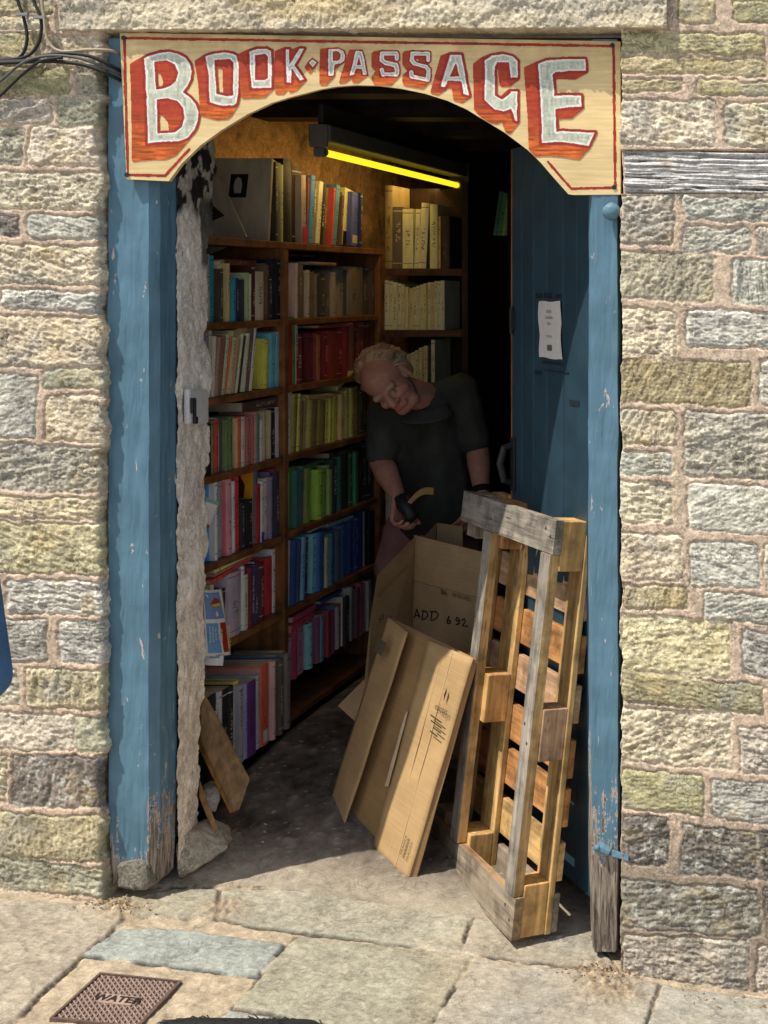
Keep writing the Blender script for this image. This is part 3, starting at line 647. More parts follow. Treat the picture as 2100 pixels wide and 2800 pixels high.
LET = [
 ('B', [z1((230,253),(290,222),(370,200),(450,192),(530,208),(598,246),(638,302),(652,370),(640,440),(610,500),(575,547),(640,592),(688,650),(710,720),(706,800),(676,880),(616,948),(540,980),(440,982),(330,990),(262,1000),(255,700),(242,400))],
  [z1((328,288),(430,275),(498,310),(525,380),(508,450),(458,492),(400,512),(340,520)), z1((350,617),(440,603),(520,630),(572,690),(583,770),(556,850),(500,893),(355,905))], [], (-100,48), (-116,138)),
 ('O', [z1((765,235),(850,207),(935,196),(1010,210),(1040,226),(1062,300),(1062,420),(1055,560),(1042,645),(1018,665),(930,672),(800,640),(790,400))], [z1((850,268),(980,262),(1006,290),(1003,570),(960,580),(868,560),(856,400))], [], (-75,40), (-62,100)),
 ('O', [z1((1143,190),(1220,165),(1300,165),(1340,186),(1352,330),(1345,510),(1165,517),(1150,330))], [z1((1203,228),(1285,215),(1306,240),(1306,420),(1280,436),(1203,440))], [], (-73,32), (-70,66)),
 ('K', [z1((1460,170),(1500,168),(1498,300),(1585,165),(1628,165),(1545,312),(1630,435),(1588,450),(1520,345),(1515,468),(1470,466))], [], [], (-72,28), (-78,84)),
 ('D', [z2((8,360),(50,318),(96,358),(52,408))], [], [], (-20,20), (-30,50)),
 ('P', [z2((218,210),(330,204),(385,230),(405,280),(395,340),(350,366),(285,376),(275,500),(222,500))], [z2((268,235),(320,235),(355,265),(350,315),(320,335),(270,340))], [], (-74,10), (-82,84)),
 ('A', [z2((514,230),(584,228),(640,488),(592,490),(578,425),(518,425),(500,490),(450,495))], [z2((550,290),(527,383),(572,383))], [], (-58,0), (-100,74)),
 ('S', [], [], [(z2((958,310),(955,257),(800,257),(797,330),(830,356),(950,384),(963,440),(958,483),(812,483),(797,436)), 5.8)], (-78,12), (-74,82)),
 ('S', [], [], [(z2((1298,328),(1298,260),(1125,258),(1122,330),(1150,366),(1275,402),(1300,432),(1294,540),(1120,508),(1116,462)), 5.8)], (-70,10), (-62,62)),
 ('A', [z3((145,145),(246,145),(310,495),(258,480),(240,375),(130,372),(108,430),(65,420))], [z3((195,228),(152,328),(225,328))], [], (-62,24), (-64,42)),
 ('G', [z3((435,197),(500,152),(590,138),(670,158),(720,200),(720,345),(655,345),(640,215),(545,213),(527,247),(527,488),(585,520),(650,470),(650,452),(718,455),(714,712),(692,702),(658,606),(600,630),(520,612),(435,530))], [], [], (-78,28), (-66,84)),
 ('E', [z3((885,222),(960,190),(1100,184),(1288,180),(1294,288),(1170,283),(1040,298),(1015,318),(1030,488),(1150,482),(1256,488),(1258,590),(1130,594),(1036,606),(1046,788),(1200,790),(1368,800),(1315,918),(1190,898),(1050,886),(915,895),(910,600))], [], [], (-100,38), (-88,94)),
]
ZS = {'B': 3.19, 'O': 3.19, 'K': 3.19, 'D': 3.95, 'P': 3.95, 'S': 3.95, 'G': 3.072, 'E': 3.072}
names = ['letter B', 'first letter O', 'second letter O', 'letter K', 'diamond', 'letter P', 'first letter A', 'first letter S', 'second letter S', 'second letter A', 'letter G', 'letter E']
for li, (ch, outs, holes, strokes, o_t, o_b) in enumerate(LET):
    zs_ = {6: 3.95, 9: 3.072}.get(li, ZS.get(ch, 3.95))
    allp = [p for o in outs for p in o] + [p for s_, w in strokes for p in s_]
    x0, x1 = min(p[0] for p in allp), max(p[0] for p in allp); y0, y1 = min(p[1] for p in allp), max(p[1] for p in allp)
    U, V = np.meshgrid(np.arange(x0 - 50, x1 + 16, 1.15), np.arange(y0 - 16, y1 + 60, 1.15))
    def sdf(A, B):
        d_ = np.full(A.shape, 1e9)
        for o in outs: d_ = np.minimum(d_, sdpoly(A, B, o))
        for s_, w in strokes: d_ = np.minimum(d_, sdline(A, B, s_) - w)
        for h_ in holes: d_ = np.maximum(d_, -sdpoly(A, B, h_))
        return d_
    wob = .9 * fbm(U / 22, V / 22, 3, 720 + li)
    sd = sdf(U, V) + wob
    lw = 6.5 if zs_ < 3.9 else 4.2
    face = sd < (-1.6 if zs_ < 3.9 else -.6); outl = sd < lw
    blk = outl.copy()
    yn = np.clip((V - y0) / (y1 - y0), 0, 1)
    for t_ in np.linspace(.08, 1, 12):
        ox = (o_t[0] * (1 - yn) + o_b[0] * yn) / zs_ * t_; oy = (o_t[1] * (1 - yn) + o_b[1] * yn) / zs_ * t_
        blk |= (sdf(U - ox, V - oy) < lw)
    st = fbm(U / 40, V / 5, 3, 730 + li); st2 = fbm(U / 6, V / 40, 3, 740 + li)
    low = sst(.55, 1.0, (V - y0) / (y1 - y0 + 12))[..., None]
    cb = BLK * (1 - low) + low * ORA * (1.0 + .35 * st[..., None]); cb = cb * (1 + .18 * st)[..., None]
    cf = WHT + 0 * U[..., None]
    ins_d = -sd; core = sst(4.0, 7, ins_d + 2.2 * st2 + 2.2 * st) if zs_ < 3.9 else sst(2, 4.5, ins_d + 1.2 * st2)
    cf = cf * (1 - .78 * core[..., None]) + .78 * core[..., None] * GGR * (1.25 + .45 * st2 + .3 * st)[..., None]
    C = np.where(face[..., None], cf, np.where(outl[..., None], RED * (1 + .2 * st)[..., None], cb))
    keep = blk & (sdpoly(U, V, OUT) < -1.5)
    cells('diamond' if ch == 'D' else 'letter', U, V, keep, .0012 + .00025 * (li % 3), np.clip(C, 0, 1), 'red shadowed white ' + names[li])
g = Geo()
for (a, b) in [(339, 104), (348, 478), (1675, 124), (1680, 512)]:
    g = Geo(); p = P(a, b, sd_(a)); g.tube([(p[0], p[1] + .002, p[2]), (p[0], p[1] - .003, p[2])], .0065, (.30, .2, .12), 10); g.build('screw', M['iron'], sign)
# ================================================================== bookcases and books
XB = -.747
SHZ = [1.775, 1.503, 1.265, 1.02, .745, .475, .207]
case = empty('bookcase', (XB, .95, .1), 'long brown wooden bookcase running into the shop along the left wall', 'bookcase')
BW = (.235, .10, .038); D0 = .44; D1, D2 = dpx(783, XB), dpx(1041, XB)
for dd, zt in ((D0, 1.775), (D1, 1.775), (D2, 1.76)):
    Geo().box((-1.02, dd - .015, .0 if dd > 1.9 else .06), (XB + .001, dd + .015, zt - .001), BW, 2).build('upright', M['shelfwood'], case, bev=.002)
for i, zz in enumerate(SHZ):
    for k, (a, b) in enumerate(((D0, D1), (D1, D2))):
        if i == 6 and k == 0: zz = .092
        if i == 0: Geo().box((-1.02, a - .015 + .03 * k, zz - .024), (XB + .004, b + .015, zz), BW, 1).build('shelf', M['shelfwood'], case, bev=.002)
        else: Geo().box((-1.02, a + .0155, zz - .022), (XB - .003, b - .0155, zz), BW, 1).build('shelf', M['shelfwood'], case, bev=.002)
Geo().box((-1.026, D0, .05), (-1.02, D2, 1.74), (.014, .010, .008), 2).build('back_panel', M['shelfwood'], case)
DB = 1.93
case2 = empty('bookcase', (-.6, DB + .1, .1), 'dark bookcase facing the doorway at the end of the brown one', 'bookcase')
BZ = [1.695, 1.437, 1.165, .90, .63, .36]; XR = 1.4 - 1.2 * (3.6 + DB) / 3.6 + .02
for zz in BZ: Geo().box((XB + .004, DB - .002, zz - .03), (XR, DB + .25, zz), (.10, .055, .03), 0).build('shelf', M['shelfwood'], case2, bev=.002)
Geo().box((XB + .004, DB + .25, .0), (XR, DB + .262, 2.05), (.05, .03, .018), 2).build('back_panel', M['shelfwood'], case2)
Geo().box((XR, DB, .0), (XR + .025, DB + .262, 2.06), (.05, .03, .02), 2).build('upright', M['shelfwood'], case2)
# dim case at the back of the shop
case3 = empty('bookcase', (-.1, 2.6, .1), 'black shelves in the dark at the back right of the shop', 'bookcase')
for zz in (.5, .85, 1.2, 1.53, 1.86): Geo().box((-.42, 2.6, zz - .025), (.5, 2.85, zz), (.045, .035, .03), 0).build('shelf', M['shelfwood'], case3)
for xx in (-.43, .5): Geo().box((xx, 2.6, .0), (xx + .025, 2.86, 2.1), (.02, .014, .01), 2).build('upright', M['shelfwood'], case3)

def cname(h):
    import colorsys
    r, g, b = [int(h[i:i + 2], 16) / 255 for i in (0, 2, 4)]
    H, S, V = colorsys.rgb_to_hsv(r, g, b); H *= 360
    if V < .17: return 'black'
    if S < .13: return 'white' if V > .62 else ('pale grey' if V > .45 else 'dark grey')
    if S < .32 and V > .5 and 20 < H < 70: return 'cream'
    if S < .42 and 15 < H < 60: return 'tan' if V > .42 else 'dark taupe'
    t = 'dark ' if V < .36 else ('pale ' if S < .4 and V > .5 else '')
    if H < 12 or H > 345: c = 'red' if S > .5 else 'pink'
    elif H < 40: c = 'orange' if V > .5 and S > .6 else 'brown'
    elif H < 66: c = 'yellow' if V > .42 else 'olive'
    elif H < 90: c = 'lime green'; t = '' if V > .4 else 'dark '
    elif H < 165: c = 'green'
    elif H < 200: c = 'teal'
    elif H < 255: c = 'blue'
    elif H < 300: c = 'purple'
    else: c = 'pink' if V > .35 else 'purple'
    return t + c
ORD = ['first', 'second', 'third', 'fourth', 'fifth', 'sixth', 'seventh', 'eighth', 'ninth', 'tenth', 'eleventh', 'twelfth', 'thirteenth', 'fourteenth', 'fifteenth', 'sixteenth', 'seventeenth', 'eighteenth', 'nineteenth', 'twentieth',
       'twenty-first', 'twenty-second', 'twenty-third', 'twenty-fourth', 'twenty-fifth', 'twenty-sixth', 'twenty-seventh', 'twenty-eighth', 'twenty-ninth', 'thirtieth', 'thirty-first', 'thirty-second', 'thirty-third', 'thirty-fourth', 'thirty-fifth']
NBOOK = 0
def book(thick, dep, h, hx, label, group, ink=None, gain=1.5, hard=None):
    """local frame: spine towards +x, thickness along y, height along z, origin under the middle of the spine"""
    global NBOOK; NBOOK += 1
    c = np.array(lin(hx)) * gain * 1.3; c = np.clip(c * .86 + c.mean() * .14 + .006, .008, .74)
    if hard is None: hard = random.random() < .6
    b = .0028 if hard else .0008; ov = .003 if hard else .0
    t2 = thick / 2; b = min(b, thick * .2)
    g = Geo()
    # back board, front board, rounded spine
    g.box((-dep, -t2, 0), (-.004, -t2 + b, h), c); g.box((-dep, t2 - b, 0), (-.004, t2, h), c)
    V = []; n = 5
    bulge = min(.006, thick * .16) if hard else .001
    for z_ in (0, h):
        for i in range(n + 1):
            y = -t2 + thick * i / n; V.append((-.004 + .004 * 0 + bulge * (1 - (2 * i / n - 1) ** 2), y, z_))
        for i in range(n, -1, -1):
            y = -t2 + b * .3 + (thick - b * .6) * i / n; V.append((-.0075, y, z_))
    m = 2 * (n + 1); F = []
    for i in range(m): F.append((i, (i + 1) % m, m + (i + 1) % m, m + i))
    F.append(tuple(range(m - 1, -1, -1))); F.append(tuple(range(m, 2 * m)))
    g.add(V, F, c)
    lum = c.mean()
    ik = lin(ink) if ink else ((.62, .56, .40) if lum < .12 else (.03, .025, .02))
    if not ink and random.random() < .25: ik = tuple(np.clip(c * (2.4 if lum < .15 else .35), 0, .8))
    uv = []
    for f in g.F:
        for vi in f:
            v = g.V[vi]
            sp = all(g.V[q][0] > -.0045 for q in f) and len(f) == 4 and abs(g.V[f[0]][2] - g.V[f[2]][2]) > h * .5
            uv.append(((v[1] + t2) / thick, v[2] / h) if sp else (-3, -3))
    o = mesh_obj('book', g.V, g.F, M['book'], None, g.C, [ik] * len(g.V), uv=uv)
    tag(o, label, 'book', group)
    pg = random.uniform(.8, 1.1); pc = np.array((.50, .42, .29)) * pg
    Geo_ = Geo().box((-dep + ov * 1.3, -t2 + b + .0002, ov), (-.0078, t2 - b - .0002, h - ov), pc)
    mesh_obj('pages', Geo_.V, Geo_.F, M['pages'], o, Geo_.C, local=True)
    return o
def parse(s):
    out = []
    for it in s.split():
        q = it.split(','); out.append((float(q[0]), float(q[1]), q[2], float(q[3]) if len(q) > 3 else 0.))
    return out
PLACED = {}
def row(z, px0, s, where, X=XB, gain=1.5, setback=.010):
    """books whose spines face the aisle: width in measured px, height cm, colour, lean in degrees"""
    px = px0; res = []
    for i, (w, h, hx, lean) in enumerate(parse(s)):
        sb = setback + random.choice((random.uniform(0, .014), random.uniform(0, .034))); xs = X - sb
        a, b = dpx(px, xs), dpx(px + w, xs); th = max(b - a, .004); px += w
        if hx == '-': continue
        dep = min(.235, h / 100 * random.uniform(.66, .78)); wd = 'thin' if th < .017 else ('thick' if th > .038 else 'slim')
        hh = h / 100 + random.uniform(-.007, .006); lean = lean + random.choice((0, 0, random.uniform(-1.2, 1.2)))
        lab = f"{wd} {cname(hx)} book, {ORD[len(res)]} from the left {where}"
        o = book(th * .97 * math.cos(R(lean)), dep, hh, hx, lab, 'books on the shelves', gain=gain)
        lr = R(lean) ; half = th / 2 * math.cos(lr)
        # leaning books stand on the lower edge
        yc = (a + b) / 2
        o.location = (xs, yc, z + .0008 + abs(math.sin(lr)) * half); o.rotation_euler = (-lr, 0, random.uniform(-.03, .03))
        res.append(o)
    PLACED[where] = res
    return res
row(1.503, 567, "10,21.5,8f8a7e 11,21.3,12707f 9,19,93a08a 9,19,b0a795 8,17,3a342c 9,19,9c8c62 9,19.5,a08c58 4,15,3a3a30 12,14.5,12707f 8,14,1a2450 10,14,736f7a 5,13.5,2e2c30 7,15.2,8fa084 6,15.5,8a9a70 6,15.5,b5a888 10,19,3a1812 24,16.5,99937d 8,19,7d7258 7,18.8,5c4a34 7,15,292420 8,20,17181c 7,20,70737a 12,20.5,15151a 18,20.5,b0122a", 'above the leaning cream books')
row(1.265, 567, "7,21,6f6770 9,21.5,8c8478 7,20,a49a8c,4 9,19.5,806458,7 9,19,6f4c34,9 8,19.5,bba98a,11 8,19,a05826,12 11,19.2,b39c76,13 10,18.6,8c7050,13 7,19.6,b8a684,13 6,18.5,2a2420,13 8,19.5,cbb890,12 7,19.4,c3b189,11 10,21,5c4a3c,10 9,21,c8bda0,8 24,1,- 9,17,cba21a,4 9,17,c9a018,3 9,16,42304a,2 14,19,4f93b4,2 12,18.8,5a98b6,1 8,18,9fb02c 8,18,a2b030 7,17.5,c2381c 7,17.5,ba3419 12,24,2f7a30 5,24,8a8f86", 'among the leaning cream books')
row(1.02, 567, "14,16,14120f 8,17.2,6a603c 12,17.6,c01a14 10,17.6,c9bfae 8,17,3b4a38 9,16.8,54693c 11,16.8,4d6236 9,17,2c4a36 6,17,a98c5c 9,17,b84a20 9,17,cbbd98 6,16.8,a4685e 7,16.9,93524e 7,17,a9706a 7,17.1,8f4e4a 6,17,a8716c 8,16.6,4a7868 8,14.5,dedad0 8,17,9a8a68 8,17.2,8f7d60 8,17.1,a08d6c 10,18,15171c 6,18,70686e 5,18,8d8488 5,18,6c646a 5,18.2,857c80 10,21,b7ab90 11,22,c3b698", 'under the thick flat book')
row(.745, 567, "24,25.5,0f6fa8 8,25,cfcac2 12,24,74787a 8,24,b03038 9,24,c04450 10,24.5,c87078 9,24,d8ccc4 10,25,b51218 8,15.5,141418 7,15.3,1d2026 7,15.6,17191f 7,15.8,25364a 7,15.7,15161a 13,28,4d5054 9,20,8c1a26 9,20.5,dcd6d0 9,21,c9b48c 9,23,5a4a60 6,22,6a5c70 9,23.5,9c1e34 11,22.5,2a2c40", 'beside the orange cover')
row(.475, 566, "12,23,d8c88c 10,22.5,cdbb80 12,17,1c2420 10,17,15171a 14,17,141418 38,21,8d7f8f 10,21,b5b3ac 9,19,b8a68c 13,20,5c1428 5,20,d9d4cc 12,20,3a3350 14,19.5,4a1a1e 24,20.5,9c1420 8,23,d5d2cc 12,25,5e665a 12,25.5,c98e80", 'behind the balloon leaflet')
row(.094, 573, "30,27,111214 8,27,8a8a8c 16,26,111318 14,26,15151a 16,26.5,c8941c 12,25,77777c 12,24,6a6a94 22,24,4a1d5c 10,24,84848a 5,26,8a827c 20,27,d83c14 10,26,4a5a78 9,26,b4847c 9,25.5,2a5a80 11,26,4a423a 11,26,5a5048 9,26,6a6056", 'on the floor by the plank', setback=-.06)
row(1.503, 793, "8,19.5,8a7868 10,19,4c4238 6,19.5,a58f80 15,19,584c3c 9,17.5,6d5c48 8,17,9c8c74 12,17,5c5042 9,16.5,6c5f4c 11,16,917f68 10,16,3c342c 12,15.8,4c443a 9,17.5,6c6052 8,17.5,8a7d68 26,18.5,72695e 9,18.7,3a3430 26,19,645a50 13,19,564b42 10,18.8,403a38 15,19,647680 8,18,42322a", 'in the grey-brown row')
row(1.265, 790, "13,22.5,86101c 9,22.5,b01030 16,18.5,65141a 18,18.3,4c0e16 12,18.2,52101a 8,18,6c2a20 12,17.5,8c4a26 11,17,5c1a16 9,17.5,6c1414 25,18.5,7c2418 16,18.5,6c1416 14,20,841a1a 9,20.2,4c2018 9,20,6f3a26 14,20,5c1016 12,20.5,681a1a 14,21,4c1414 12,21,3c1412", 'in the dark red row')
row(1.02, 786, "12,22,9c947c,3 8,21.5,8c7c3c,3 7,21.5,70662e,4 8,21.3,b8a83c,4 9,18,6c5038,4 7,18.5,907c3c,5 9,18.5,b0a878,5 7,17.5,8a7c3c,5 7,17.5,74602c,5 8,17.5,6c5c3c,4 7,17,a08c2c,4 7,17,7c7c48,4 8,17,5c4c24,3 7,17.2,cca23c,3 7,17.5,d4b048,3 6,17.4,b49c30,3 7,17.3,c8ac28,2 8,17.6,caa820,2 8,18,74400f,2 7,18.5,b48c58,2 7,18.5,5c3c1c,2 8,19,b09c4c,1 6,19,8c7c2c,1 6,19.5,c4b050,1 6,19.5,8c8030,1 7,19.5,7c742c 6,18.5,6c6830 7,18.5,3c3c28 7,17,302c20", 'in the yellow row')
row(.745, 784, "8,21.5,9cb080,2 12,21.5,2c6a2c,2 8,21,4a7040,2 8,20.5,2a5a58,2 12,20.5,34504c,2 7,20,6c6a3c,2 11,19.8,6a8030,2 10,20,4a7a3c,2 10,18.5,2c5a34,1 14,18.5,7ca024,1 9,18.5,54803c,1 10,18.5,8c9a58,1 8,18,7c8c4c,1 12,20.5,1c2c24 14,22,2a5c50 8,22,6c5c3c 10,21.5,1a2018 10,21.5,2c4c30 9,21,6c7c58 8,21,2c7a58 10,22,10181a 12,24,122a28 12,24,0e2020 12,24,143430", 'in the green row')
row(.475, 779, "14,23.5,c4bcb0,2 6,23,2c7a80,2 12,23,1a3a68,3 11,23,243c60,3 13,22.5,5c84a4,3 7,22,1a2c48,3 14,22,3c8cb8,2 12,22,5aa0c8,2 12,21.5,2c5c94,2 8,21.5,1c3c6c,1 12,19.5,b8a47c,1 12,19.5,3c7088,1 10,19,2c4c6c,1 10,20,3c4c5c,1 14,20.5,2c5480 14,22,24487c 12,22.5,1c3468 10,22.8,1c2c68 12,23,18307c 6,23,b8b09c 12,22,10141c 14,22,101820", 'in the blue row')
row(.207, 777, "6,15,4c34a0 7,15,b0a4b0 10,15,8c7080 6,15.5,d8d0cc 10,17,8c2c48 16,17.5,b46480 12,16.5,5c84a8 14,17,6cacd0 9,17,4c5c90 12,17,7c4460 9,17.5,6c98c4 12,17,74305c 10,17,8c2c3c 7,16.5,8c3c5c 6,16.5,5c6c9c 7,16.8,d4d0d0 8,16.8,a43018 9,19.5,c4a890 10,19,2c2a28 9,21,b4a89c 10,20,2c2c34 9,20,5c4448 8,21,a4445c 8,20,b48c8c 9,20.5,6c5444 9,21,9c9088", 'in the pink row')
top = row(1.776, 745, "12,28.5,a39574 6,28,2c2c24 8,27.5,4a5034 6,27,82905c 24,29.5,141416 26,28,2c201c 12,25.5,7c7468 8,25,743020,5 10,25,2c6c9c,6 9,22.5,6f6040,7 10,23,c8b47c,8 9,23,241c14,8 8,21.5,483a24,8 7,21,b4823c,8 8,22.5,7c8c64,8 4,22,a03024,8 10,24,2c6c80,9 8,21.5,2a1c18,9 7,20.5,4c3428,9 24,23,c6a860,8 24,21.5,2c3c80,5 6,22,141c40,4", 'on the bookcase top')
# facing books on the dark case (spines towards the doorway)
def row2(z, px0, s, where, d=DB, gain=1.5):
    px = px0; res = []
    for (w, h, hx, lean) in parse(s):
        x0 = P(px, 0, d)[0]; x1 = P(px + w, 0, d)[0]; px += w
        if hx == '-': continue
        th = x1 - x0
        o = book(th * .96, .2, h / 100, hx, f"{'thin' if th < .02 else 'thick'} {cname(hx)} book, {ORD[len(res)]} from the left {where}", 'books on the shelves', gain=gain)
        lr = R(lean)
        o.location = ((x0 + x1) / 2, d + random.uniform(.004, .02), z + .001 + abs(math.sin(lr)) * th / 2); o.rotation_euler = (-lr * 1.0, 0, R(-90))
        res.append(o)
    return res
row2(1.695, 1047, "21,35,6f6238 30,26,4a4436 30,25,d0b578 13,25,d4ba80,2 22,27.5,d6b87e,3 10,25,14120e 22,27,cdae74 7,22,a88850 26,22,2c2214", 'on the top shelf facing outwards')
row2(1.437, 1047, "12,21,d0bc8c 11,20.5,cab482 13,20,c6ae7a 11,19.5,c9b58a 9,19,b8a276 10,18,c4ac78 11,17.5,b49a6c 12,18,bfa878 9,18.5,c9b488 10,19,bca474 9,19.5,b8a06c 9,20,c4b080 10,20,a89062 9,20.5,ccb888 9,20.5,c6b282 11,20.8,d0bc90", 'on the middle shelf facing outwards')
row2(1.165, 1050, "10,17,c4b080 10,16.5,b49c68 10,16,bca670 9,16,a89058 9,16,b09a64 8,16.3,b8a26c 9,16.8,c0aa78 9,17.2,b09a68 8,17.8,b8a470 9,18.5,bcaa78 9,19.5,c4b07c 8,20,a08a54 9,20.5,c0b07c 10,21,28241c 10,23,c8b880", 'behind the bent head')
row2(.63, 1050, "10,23,8c8c84 12,25,9c9c94", 'low beside the bookcase end')
for i, (a, w, h, hx) in enumerate([(1352, 9, 21, '2a7a9c'), (1364, 9, 20, '3c9a6a'), (1375, 8, 21, '8cb48c')]):
    x0 = P(a, 0, 2.6)[0]; o = book(.022, .18, h / 100, hx, f"{cname(hx)} book on the dim shelf beside the door, {ORD[i]} from the left", 'books on the shelves', gain=1.6)
    o.location = (x0, 2.612, 1.862); o.rotation_euler = (R(-8), 0, R(-90))
# books lying flat on top of rows
def flat(px, X, z, L, Wd, th, hx, label, rz=0, tilt=0, gain=1.5, ry=0):
    o = book(th, Wd, L, hx, label, 'books on the shelves', gain=gain)
    o.rotation_euler = Matrix.Rotation(rz, 3, 'Z').to_euler()
    d = dpx(px, X)
    m = Matrix.Translation((X, d, z)) @ Matrix.Rotation(rz, 4, 'Z') @ Matrix.Rotation(tilt, 4, 'X') @ Matrix.Rotation(R(-90), 4, 'X')
    o.matrix_world = m; o.location = m.to_translation(); o.rotation_euler = m.to_euler(); return o
flat(668, XB - .01, 1.218, .285, .20, .03, '3c3026', 'big dark book with pale ends lying flat on the row with the red spine', .04)
flat(852, XB - .01, 1.705, .22, .15, .012, '7c6450', 'thin brown book lying flat on the faded grey-brown row')
flat(700, XB - .015, 1.485, .15, .14, .012, '9c2a30', 'thin red book lying flat above the lime green books', .1)
flat(845, XB - .01, 1.212, .19, .14, .018, '8c7848', 'tan book lying flat on the left of the yellow row', -.05, -.05)
flat(925, XB - .01, 1.225, .16, .12, .018, '9c8a58', 'tan book propped aslant on the yellow row', .0, .35)
flat(875, XB - .005, 1.468, .21, .14, .012, '7a2420', 'thin red book lying flat on the dark red row')
flat(585, XB + .005, .688, .34, .2, .014, 'b03a30', 'red magazine lying on top of the lilac book', .12, .03)
flat(590, XB + .0, .704, .33, .2, .008, '9c5a48', 'brown magazine in the middle of the flat pile above the lilac book', .05, .04)
flat(590, XB - .004, .715, .36, .2, .011, 'ccb060', 'yellow covered magazine on top of the flat pile above the lilac book', .0, .05)
flat(800, XB - .01, .392, .21, .14, .026, 'c02c44', 'crimson book lying flat on the left of the pink row', .06, .02)
flat(805, XB - .012, .421, .19, .13, .02, '9c3858', 'dark pink book on top of the crimson one', .02, .02)
flat(620, XB - .02, 1.698, .20, .14, .018, '5a2a22', 'dark red book lying flat above the row with the crimson spine')
flat(640, XB - .012, 1.464, .24, .15, .02, '9a8458', 'pale tan book lying flat on the leaning cream books', .1, .10)
flat(905, XB - .015, 1.47, .17, .13, .014, '8a3a2c', 'small brick red book lying flat at the middle of the dark red row', -.1)
flat(830, XB - .02, .956, .2, .14, .012, '3a5a3c', 'thin green book lying flat on the green row', .05)
flat(905, XB - .03, .966, .19, .14, .02, '1e2c26', 'dark green book lying flat at the middle of the green row', -.04)
flat(850, XB - .02, .712, .22, .15, .008, 'a8b0b8', 'pale grey booklet lying flat on the left of the blue row', .03)
flat(900, XB - .02, .705, .2, .14, .014, '6c8494', 'grey blue book lying flat at the middle of the blue row', -.06)
flat(880, XB - .02, .425, .2, .14, .012, '3c3a90', 'violet book lying flat on the middle of the pink row', .02)
# lettering and pictures on some of the books
def on_spine(o, txt, size, col, zc, name='title'):
    m = o.matrix_basis.copy(); o_ = m @ Vector((.0065, 0, zc)); ax = m.to_3x3() @ Vector((0, 0, -1)); ay = m.to_3x3() @ Vector((0, 1, 0))
    t = text_geo(txt, size, (0, 0, 0), (0, 0, -1), (0, 1, 0), None, name, col, lift=0)
    t.data.transform(Matrix.Translation((.0068, 0, zc))); t.parent = o
    return t
def spine_patch(o, z0, z1_, c, name='colour_band', w=.9):
    xs_ = [v.co.x for v in o.data.vertices]; ys = [v.co.y for v in o.data.vertices]; y0, y1 = min(ys), max(ys); xm = max(xs_)
    g = Geo(); n = 5
    for i in range(n):
        a = y0 + (y1 - y0) * (i / n * w + (1 - w) / 2); b = y0 + (y1 - y0) * ((i + 1) / n * w + (1 - w) / 2)
        g.add([(xm + .0006, a, z0), (xm + .0006, b, z0), (xm + .0006, b, z1_), (xm + .0006, a, z1_)], [(0, 1, 2, 3)], c)
    p = mesh_obj(name, g.V, g.F, M['paper'], o, g.C, local=True); return p
def cover_rect(o, poly, c, name, side=-1, lift=.0007):
    """flat printed shape on the front board (x across, z up) of a book"""
    ys = [v.co.y for v in o.data.vertices]; y = (min(ys) - lift) if side < 0 else max(ys) + lift
    V = [(a, y, b) for a, b in poly]
    p = mesh_obj(name, V, [tuple(range(len(V)))], M['paper'], o, [c] * len(V), local=True); return p
t = top
on_spine(t[6], 'SHAKESPEARE', .021, M['ink'], .135); spine_patch(t[6], .002, .062, (.5, .03, .03))
on_spine(t[10], 'THE INKWELL' if 0 else 'THE LARGEST', .015, M['ink'], .155)
spine_patch(t[19], .0, .055, (.01, .01, .01)); spine_patch(t[20], .012, .045, (.5, .45, .36), 'paper_label', .7)
on_spine(t[8], 'THE ARTIST', .017, M['white'], .16)
cover_rect(t[4], [(-.2, .0), (-.006, .0), (-.006, .12), (-.08, .06), (-.2, .1)], (.30, .22, .17), 'cover_picture')
cover_rect(t[5], [(-.17, .02), (-.008, .02), (-.008, .09), (-.09, .04)], (.34, .25, .19), 'cover_picture')
r_ = PLACED['in the dark red row']; on_spine(r_[1], 'WHERE THE HEART IS', .013, M['white'], .15)
r_ = PLACED['under the thick flat book']; on_spine(r_[3], 'RICHARD CROSS', .013, M['red'], .1)
r_ = PLACED['behind the balloon leaflet']; on_spine(r_[8], 'TITLE OF THE LIGHT', .014, M['white'], .11); spine_patch(r_[15], .0, .03, (.6, .10, .03))
on_spine(r_[6], 'HISTORY', .012, M['ink'], .1)
r_ = PLACED['on the floor by the plank']; on_spine(r_[0], 'ARCHITECTURE', .028, M['white'], .15); on_spine(r_[3], 'THE GREAT BUILDINGS OF EUROPE', .013, M['white'], .14)
cover_rect(r_[10], [(-.19, .215), (-.008, .215), (-.008, .26), (-.19, .26)], (.62, .30, .24), 'cover_lettering'); spine_patch(r_[10], .01, .05, (.6, .6, .58), 'price_sticker', .6)
cover_rect(r_[2], [(-.1, .05), (-.004, .05), (-.004, .15), (-.06, .17)], (.06, .12, .42), 'cover_picture')
o = PLACED['beside the orange cover']
cover_rect(o[13], [(-.2, .01), (-.003, .01), (-.003, .275), (-.2, .275)], (.62, .27, .02), 'orange_cover')
cover_rect(o[13], [(-.10, .15), (-.035, .15), (-.03, .2), (-.05, .24), (-.085, .245), (-.11, .2)], (.05, .02, .015), 'printed_figure', lift=.0013)
cover_rect(o[0], [(-.14, .06), (-.012, .06), (-.012, .16), (-.14, .16)], (.45, .55, .6), 'cover_panel'); cover_rect(o[0], [(-.12, .07), (-.03, .07), (-.03, .13), (-.12, .13)], (.55, .5, .1), 'cover_picture', lift=.0013)
spine_patch(o[17], .0, .1, (.6, .12, .12)); spine_patch(o[19], .0, .04, (.55, .5, .48)); spine_patch(o[15], .0, .035, (.08, .08, .35)); 
